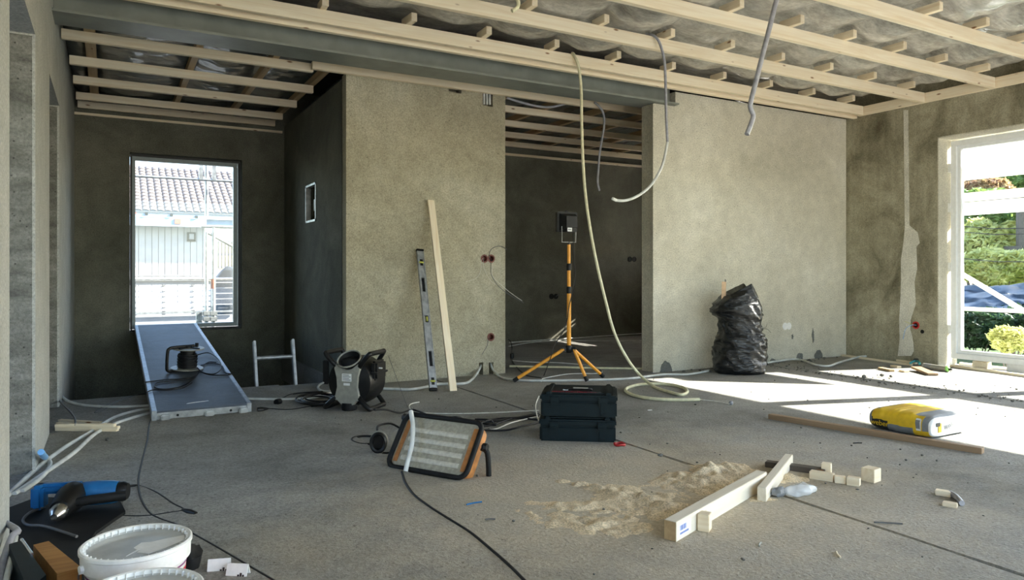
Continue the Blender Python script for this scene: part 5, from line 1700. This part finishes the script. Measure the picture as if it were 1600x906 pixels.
xe = PYP(320, 380, wy).x
k = 0
while x < xe:
    MB().box(L_(x, wy + 0.01 * (k % 2), -0.5), L_(min(x + pb_ - 0.018, xe), wy + 0.05, f2 + 0.25)).obj('wall_board', M['house_white'], house)
    x += pb_
    k += 1
MB().box(L_(hx0, wy + 0.06, -0.5), L_(xe, wy + 5, f2 + 0.2)).obj('wall_core', M['house_white'], house)
a = PYP(299, 370, wy)
lt = MB().box((-0.16, -0.08, -0.19), (0.16, 0.0, 0.19), Matrix.Translation(L_(a.x, wy, a.z))).obj('wall_lamp', M['black_print'], house)
MB().box((-0.09, -0.10, -0.10), (0.09, -0.08, 0.12), Matrix.Translation(L_(a.x, wy, a.z))).obj('lamp_glass', M['grey_print'], lt)
# cream house beyond, with a slatted balcony
cy_ = 42.0
cx0, cx1 = PYP(318, 380, cy_).x, PYP(392, 380, cy_).x
ch_ = thing('cream_house', 'cream house with a slatted railing far beyond the white one', 'house', ((cx0 + cx1) / 2, cy_, -0.5))
CO = ch_.location.copy()
MB().box(Vector((cx0, cy_, -0.5)) - CO, Vector((cx1, cy_ + 4, PYP(350, 352, cy_).z)) - CO).obj('wall', M['cream'], ch_)
za, zb_ = PYP(350, 419, cy_).z, PYP(350, 376, cy_).z
x = PYP(342, 400, cy_).x
for k in range(9):
    MB().box(Vector((x, cy_ - 0.12, za)) - CO, Vector((x + 0.09, cy_ - 0.06, zb_)) - CO).obj('slat', M['house_white'], ch_)
    x += 0.17
for z in (za + 0.05, (za + zb_) / 2, zb_ - 0.05):
    MB().box(Vector((PYP(341, 400, cy_).x, cy_ - 0.06, z - 0.05)) - CO, Vector((PYP(370, 400, cy_).x, cy_ - 0.02, z + 0.05)) - CO).obj('rail', M['house_white'], ch_)
# dark tarpaulin heap beyond the fence
tq = PYP(358, 430, 15.0)
th_ = MB().lathe([(0.50, -1.1), (0.45, -0.45), (0.34, 0.0), (0.18, 0.22), (0.02, 0.30)], 18, Matrix.Translation((tq.x, 15.0, tq.z - 0.12)))
for v in th_.bm.verts:
    v.co += Vector((noise.noise(v.co * 3), noise.noise(v.co * 3 + Vector((5, 0, 0))), 0)) * 0.12
M['tarp_grey'] = plain('grey_tarpaulin', (0.03, 0.036, 0.04), 0.4)
tag(th_.obj('covered_heap', M['tarp_grey'], smooth=25), 'heap under a grey cover beyond the white fence', 'heap')
# white board fence
FY = 13.0
fx0, fx1 = PYP(190, 460, FY).x, PYP(329, 460, FY).x
fence = thing('board_fence', 'white fence of horizontal boards outside the tall window', 'fence', ((fx0 + fx1) / 2, FY, -0.5))
FO = fence.location.copy()
for k, (ya, yb) in enumerate(((438.5, 444.5), (447, 453.2), (455.5, 461.5), (464, 470), (472.5, 478.5), (481, 485))):
    o = MB().box(Vector((fx0, FY, PYP(290, yb, FY).z)) - FO, Vector((fx1, FY + 0.022, PYP(290, ya, FY).z)) - FO).obj('board', M['house_white'], fence)
    if k < 5:
        for px in (210.5, 256, 302):
            a = PYP(px, yb + 1.0, FY)
            MB().box((a.x - 0.02 - FO.x, -0.012, a.z - 0.008 - FO.z), (a.x + 0.02 - FO.x, 0.03, a.z + 0.008 - FO.z)).obj('spacer', M['grey_print'], o)
for px in (210.5, 256, 302):
    a = PYP(px, 450, FY)
    MB().box((a.x - 0.025 - FO.x, 0.03, 0.0), (a.x + 0.025 - FO.x, 0.08, PYP(px, 439, FY).z - FO.z)).obj('post', M['house_white'], fence)
for py, r in ((436, 0.022), (430.8, 0.012)):
    MB().tube([Vector((fx0, FY - 0.03, PYP(290, py, FY).z)) - FO, Vector((PYP(372 if py == 436 else 313, py, FY).x, FY - 0.03, PYP(290, py, FY).z)) - FO], r, 8).obj('top_rail', M['galv'], fence, smooth=60)
MB().box(Vector((fx0, FY - 0.04, PYP(290, 489, FY).z)) - FO, Vector((PYP(372, 489, FY).x, FY - 0.02, PYP(290, 486, FY).z)) - FO).obj('bottom_rail', M['galv'], fence)
MB().box(Vector((fx0, FY + 0.02, -0.5)) - FO, Vector((PYP(372, 489, FY).x, FY + 0.04, PYP(290, 493, FY).z)) - FO).obj('kick_board', M['house_white'], fence)
rx0, rx1 = PYP(335, 460, FY).x, PYP(374, 460, FY).x
rail = thing('wire_railing', 'railing of thin dark bars right of the white fence', 'railing', ((rx0 + rx1) / 2, FY, -0.5))
for k, py in enumerate((441.5, 450, 458.5, 467, 475.5)):
    z = PYP(355, py, FY).z + 0.5
    MB().tube([(-(rx1 - rx0) / 2, 0.05, z), ((rx1 - rx0) / 2, 0.05, z)], 0.009, 6).obj('bar', M['grey_print'], rail, smooth=60)
MB().box((0.30, 0.04, 0), (0.35, 0.09, 1.3)).obj('post', M['galv'], rail)
# scaffold in front of the tall window
SYY = 10.4
sc_ = thing('scaffold', 'galvanised tube scaffold outside the tall window', 'scaffold', (PYP(330, 440, SYY).x, SYY, -0.5))
SO = sc_.location.copy()
for px, top, r in ((322.5, 362, 0.024), (333.5, 356, 0.028)):
    a = PYP(px, 440, SYY)
    MB().tube([Vector((a.x, SYY, -0.5)) - SO, Vector((a.x, SYY, PYP(px, top, SYY).z)) - SO], r, 10).obj('standard', M['galv'], sc_, smooth=60)
    for py in (489, 498):
        z = PYP(px, py, SYY).z
        MB().box(Vector((a.x - 0.045, SYY - 0.05, z - 0.03)) - SO, Vector((a.x + 0.045, SYY + 0.05, z + 0.03)) - SO, bevel=0.006).obj('coupler', M['galv'], sc_)
a = PYP(333.5, 443, SYY - 0.03)
MB().tube([Vector((a.x, SYY, PYP(333, 451, SYY).z)) - SO, Vector((a.x, SYY, PYP(333, 436, SYY).z)) - SO], 0.030, 10).obj('marking_tape', M['rust'], sc_, smooth=60)
a = PYP(324, 300, SYY)
MB().tube([Vector((a.x, SYY + 0.1, PYP(324, 336, SYY).z)) - SO, Vector((a.x, SYY + 0.1, PYP(324, 225, SYY).z)) - SO], 0.026, 10).obj('standard', M['galv'], sc_, smooth=60)
a, b = PYP(195, 274, SYY), PYP(385, 284.5, SYY)
MB().tube([a - SO, b - SO], 0.018, 8).obj('ledger', M['galv'], sc_, smooth=60)
for px in (314, 334.5):
    a, b = PYP(px, 226, SYY), PYP(px, 281, SYY)
    MB().box(Vector((a.x - 0.025, SYY - 0.02, b.z)) - SO, Vector((a.x + 0.025, SYY + 0.02, a.z)) - SO).obj('bracket', M['galv'], sc_)
a, b = PYP(314, 353.5, SYY), PYP(378, 353.5, SYY)
MB().tube([a - SO, Vector((b.x, b.y, a.z)) - SO], 0.024, 8).obj('ledger', M['galv'], sc_, smooth=60)
a, b = PYP(325, 364, SYY), PYP(376, 392, SYY)
MB().tube([a - SO, b - SO], 0.02, 8).obj('brace', M['galv'], sc_, smooth=60)
a = PYP(311, 500, SYY)
MB().box(Vector((a.x - 0.035, SYY - 0.02, -0.5)) - SO, Vector((a.x + 0.035, SYY + 0.04, PYP(311, 487, SYY).z)) - SO).obj('foot_plate', M['galv'], sc_)

# --- scaffold and garden outside the right window
GX = 8.30
gs = thing('guard_scaffold', 'white scaffold guard board and rails outside the garden window', 'scaffold', (GX, 3.8, -0.5))
GO = gs.location.copy()


def gpx(px, py):
    return PXP(px, py, GX)


def gbox(name, za, zb, m, y0=0.2, y1=4.9, x0=0.0, x1=0.03):
    return MB().box((x0, y0 - GO.y, za - GO.z), (x1, y1 - GO.y, zb - GO.z)).obj(name, M[m], gs)


M['scaf_white'] = plain('white_coated_scaffold', (0.78, 0.79, 0.79), 0.45, vary=0.05)
z_ = lambda py: gpx(1545, py).z
gbox('guard_board', z_(312), z_(298), 'scaf_white')
gbox('guard_board', z_(334), z_(313.5), 'white_sheet', x0=0.005, x1=0.02)
gbox('mid_rail', z_(487), z_(481), 'scaf_white')
a, b = gpx(1488, 419), gpx(1612, 493)
MB().tube([a - GO, b - GO], 0.026, 10).obj('brace', M['scaf_white'], gs, smooth=60)
for y in (4.75, 0.5, -1.2):
    MB().tube([(0.03, y - GO.y, 0.0), (0.03, y - GO.y, 3.4)], 0.024, 10).obj('standard', M['scaf_white'], gs, smooth=60)
ts = thing('white_tarpaulin', 'bright white tarpaulin over the scaffold at the window top', 'tarpaulin', (GX + 0.05, 3.9, z_(277)))
zt = z_(277)
MB().prism([(4.85 - 3.9, 0.0), (2.95 - 3.9, 0.0), (3.45 - 3.9, 0.62), (4.85 - 3.9, 0.62)][::-1], 0.006, Matrix(((0, 0, 1, 0), (1, 0, 0, 0), (0, 1, 0, 0), (0, 0, 0, 1)))).obj('sheet', M['white_sheet'], ts)
MB().tube([(-0.01, 0.95, z_(250) - zt), (-0.01, -0.8, z_(250) - zt)], 0.004, 6).obj('hem_cord', M['galv'], ts)


def shrub(name, label, c, rad, n, size, m_leaf, m_stem=None, seed=1, group=None, cat='shrub', flat=0.0, stems=6, fill=0.55):
    """a shrub: a cloud of folded leaves round several stems"""
    rnd = random.Random(seed)
    t = thing(name, label, cat, (c[0], c[1], -0.5), group=group)
    vs, fs = [], []
    for _ in range(n):
        while True:
            d = Vector((rnd.uniform(-1, 1), rnd.uniform(-1, 1), rnd.uniform(-1, 1)))
            if 0.05 < d.length <= 1: break
        r = d.length
        d = d.normalized() * (fill + (1 - fill) * r)
        lump = 1 + 0.35 * noise.noise(d * 2.2 + Vector((seed, 0, 0)))
        p = Vector((d.x * rad[0] * lump, d.y * rad[1] * lump, (c[2] + 0.5) + d.z * rad[2] * lump))
        if p.z < 0.05: continue
        s = size * rnd.uniform(0.6, 1.4)
        a = Vector((rnd.uniform(-1, 1), rnd.uniform(-1, 1), rnd.uniform(-0.6, 0.6))).normalized()
        b = a.cross(Vector((rnd.uniform(-1, 1), rnd.uniform(-1, 1), rnd.uniform(-1, 1))))
        if b.length < 1e-3: continue
        b.normalize()
        nrm = a.cross(b)
        k = len(vs)
        vs += [p - a * s, p - b * s * 0.42 + nrm * s * 0.15, p + a * s, p + b * s * 0.42 + nrm * s * 0.15]
        fs += [(k, k + 1, k + 2), (k, k + 2, k + 3)]
    me = bpy.data.meshes.new('foliage')
    me.from_pydata(vs, [], fs)
    me.materials.append(m_leaf)
    o = link('foliage', me, t)
    tag(o, kind='stuff')
    st = MB()
    for k in range(stems):
        a = 2 * math.pi * k / stems
        st.tube(smooth_pts([(0.1 * rad[0] * math.cos(a), 0.1 * rad[1] * math.sin(a), 0), (0.35 * rad[0] * math.cos(a), 0.35 * rad[1] * math.sin(a), (c[2] + 0.5) * 0.6), (0.6 * rad[0] * math.cos(a), 0.6 * rad[1] * math.sin(a), (c[2] + 0.5) + 0.3 * rad[2])], 3), 0.03 * max(rad[2], 0.3), 5)
    st.obj('stems', M['grey_wood'], t)
    return t


M['leaf_yellow'] = leaf('yellow_green_leaves', (0.34, 0.38, 0.08), (0.72, 0.70, 0.30))
M['leaf_green'] = leaf('mid_green_leaves', (0.07, 0.14, 0.03), (0.24, 0.34, 0.09))
M['leaf_dark'] = leaf('dark_green_leaves', (0.015, 0.04, 0.015), (0.05, 0.10, 0.04))
M['leaf_red'] = leaf('reddish_leaves', (0.30, 0.14, 0.08), (0.50, 0.40, 0.20))


def at_x(px, py, X):
    return PXP(px, py, X)


def sh(label, px, py, X, rpx, n, size, m, seed, sy=1.0, sz=1.0, **kw):
    c = at_x(px, py, X)
    r = rpx / F * (SY * c.x + CY * c.y)
    return shrub('shrub', label, c, (r, r * sy, r * sz), n, size, M[m], seed=seed, **kw)


sh('yellow green sunlit bush in the middle of the garden view', 1540, 392, 17, 62, 5200, 0.10, 'leaf_yellow', 1, sz=0.75)
sh('green bush below the yellow one in the garden view', 1560, 418, 15.5, 55, 3800, 0.085, 'leaf_yellow', 2, sz=0.5)
sh('mid green bush high behind the yellow one', 1530, 340, 20, 60, 4200, 0.11, 'leaf_green', 3, sz=0.7)
sh('reddish bush top seen above the guard board', 1530, 298, 24, 42, 2500, 0.12, 'leaf_red', 4, sz=0.45)
sh('green tree top seen above the guard board on the right', 1590, 290, 26, 50, 3200, 0.13, 'leaf_green', 5, sz=0.6)
sh('green tall bush outside at the right end of the garden', 1640, 380, 18, 60, 3600, 0.11, 'leaf_green', 6, sz=1.1)
sh('dark green hedge bush low behind the mid rail', 1530, 512, 12.5, 44, 4200, 0.055, 'leaf_dark', 7, sz=0.7, sy=1.3)
sh('dark green low bush at the right under the brace', 1590, 505, 13.0, 50, 3600, 0.055, 'leaf_dark', 8, sz=0.55, sy=1.3)
sh('small yellow flowering bush close outside the window', 1578, 530, 9.6, 26, 1300, 0.035, 'leaf_yellow', 9, sz=0.75)
M['tarp_blue'] = plain('dark_blue_tarpaulin', (0.022, 0.034, 0.052), 0.4, vary=0.3, nscale=4, bump=0.3)
tv, tf = [], []
A_, B_, C_, D_ = at_x(1496, 492, 12.6), at_x(1640, 492, 12.6), at_x(1640, 440, 14.0), at_x(1500, 447, 14.0)
for j in range(19):
    for i in range(41):
        u, v = i / 40, j / 18
        p = (A_ * (1 - u) + B_ * u) * (1 - v) + (D_ * (1 - u) + C_ * u) * v
        p = p + Vector((-0.15 * noise.noise(Vector((u * 4 + v * 3, v * 6, 2))), 0, 0.07 * noise.noise(Vector((u * 5 + v * 9, v * 9 - u * 3, 5)))))
        tv.append(p)
for j in range(18):
    for i in range(40):
        a = j * 41 + i
        tf.append((a, a + 1, a + 42, a + 41))
me = bpy.data.meshes.new('blue_tarpaulin')
me.from_pydata(tv, [], tf)
me.materials.append(M['tarp_blue'])
me.shade_smooth()
tp_o = link('blue_tarpaulin', me)
so = tp_o.modifiers.new('thick', 'SOLIDIFY')
so.thickness = 0.02
tag(tp_o, 'dark blue wrinkled tarpaulin in the garden under the bushes', 'tarpaulin')
# shed with a dark roof at the picture edge
a = at_x(1596, 420, 16.5)
shed = thing('garden_shed', 'dark garden shed post and roof edge at the right picture edge', 'shed', (16.5, a.y, -0.5))
MB().tube([(0, 0, 0), (0, 0, at_x(1596, 318, 16.5).z + 0.5)], 0.10, 8).obj('post', M['grey_wood'], shed)
zr = at_x(1596, 318, 16.5).z + 0.5
MB().prism([(0.95, 0.0), (-1.6, 0.35), (-1.6, 0.47), (0.95, 0.10)], 3.0, Matrix(((0, 0, 1, 0), (1, 0, 0, 0), (0, 1, 0, zr), (0, 0, 0, 1)))).obj('roof', M['grey_wood'], shed)
for k in range(4):
    z = zr - 0.55 - k * 0.22
    MB().box((-0.12, -0.05, z - 0.45), (-0.06, 0.30, z - 0.33)).obj('slat', M['grey_wood'], shed)
for k, (pa, pb_2) in enumerate((((1480, 352), (1640, 356)), ((1480, 361), (1640, 365)), ((1480, 402), (1640, 409)))):
    p, r_ = PXP(*pa, 10.5), PXP(*pb_2, 10.5)
    tag(MB().tube([p, (p + r_) / 2 - Vector((0, 0, 0.03)), r_], 0.006, 5).obj('overhead_wire', M['cord']), ('upper of two close dark wires across the garden view', 'lower of two close dark wires across the garden view', 'dark wire across the garden view below the other two')[k], 'wire')
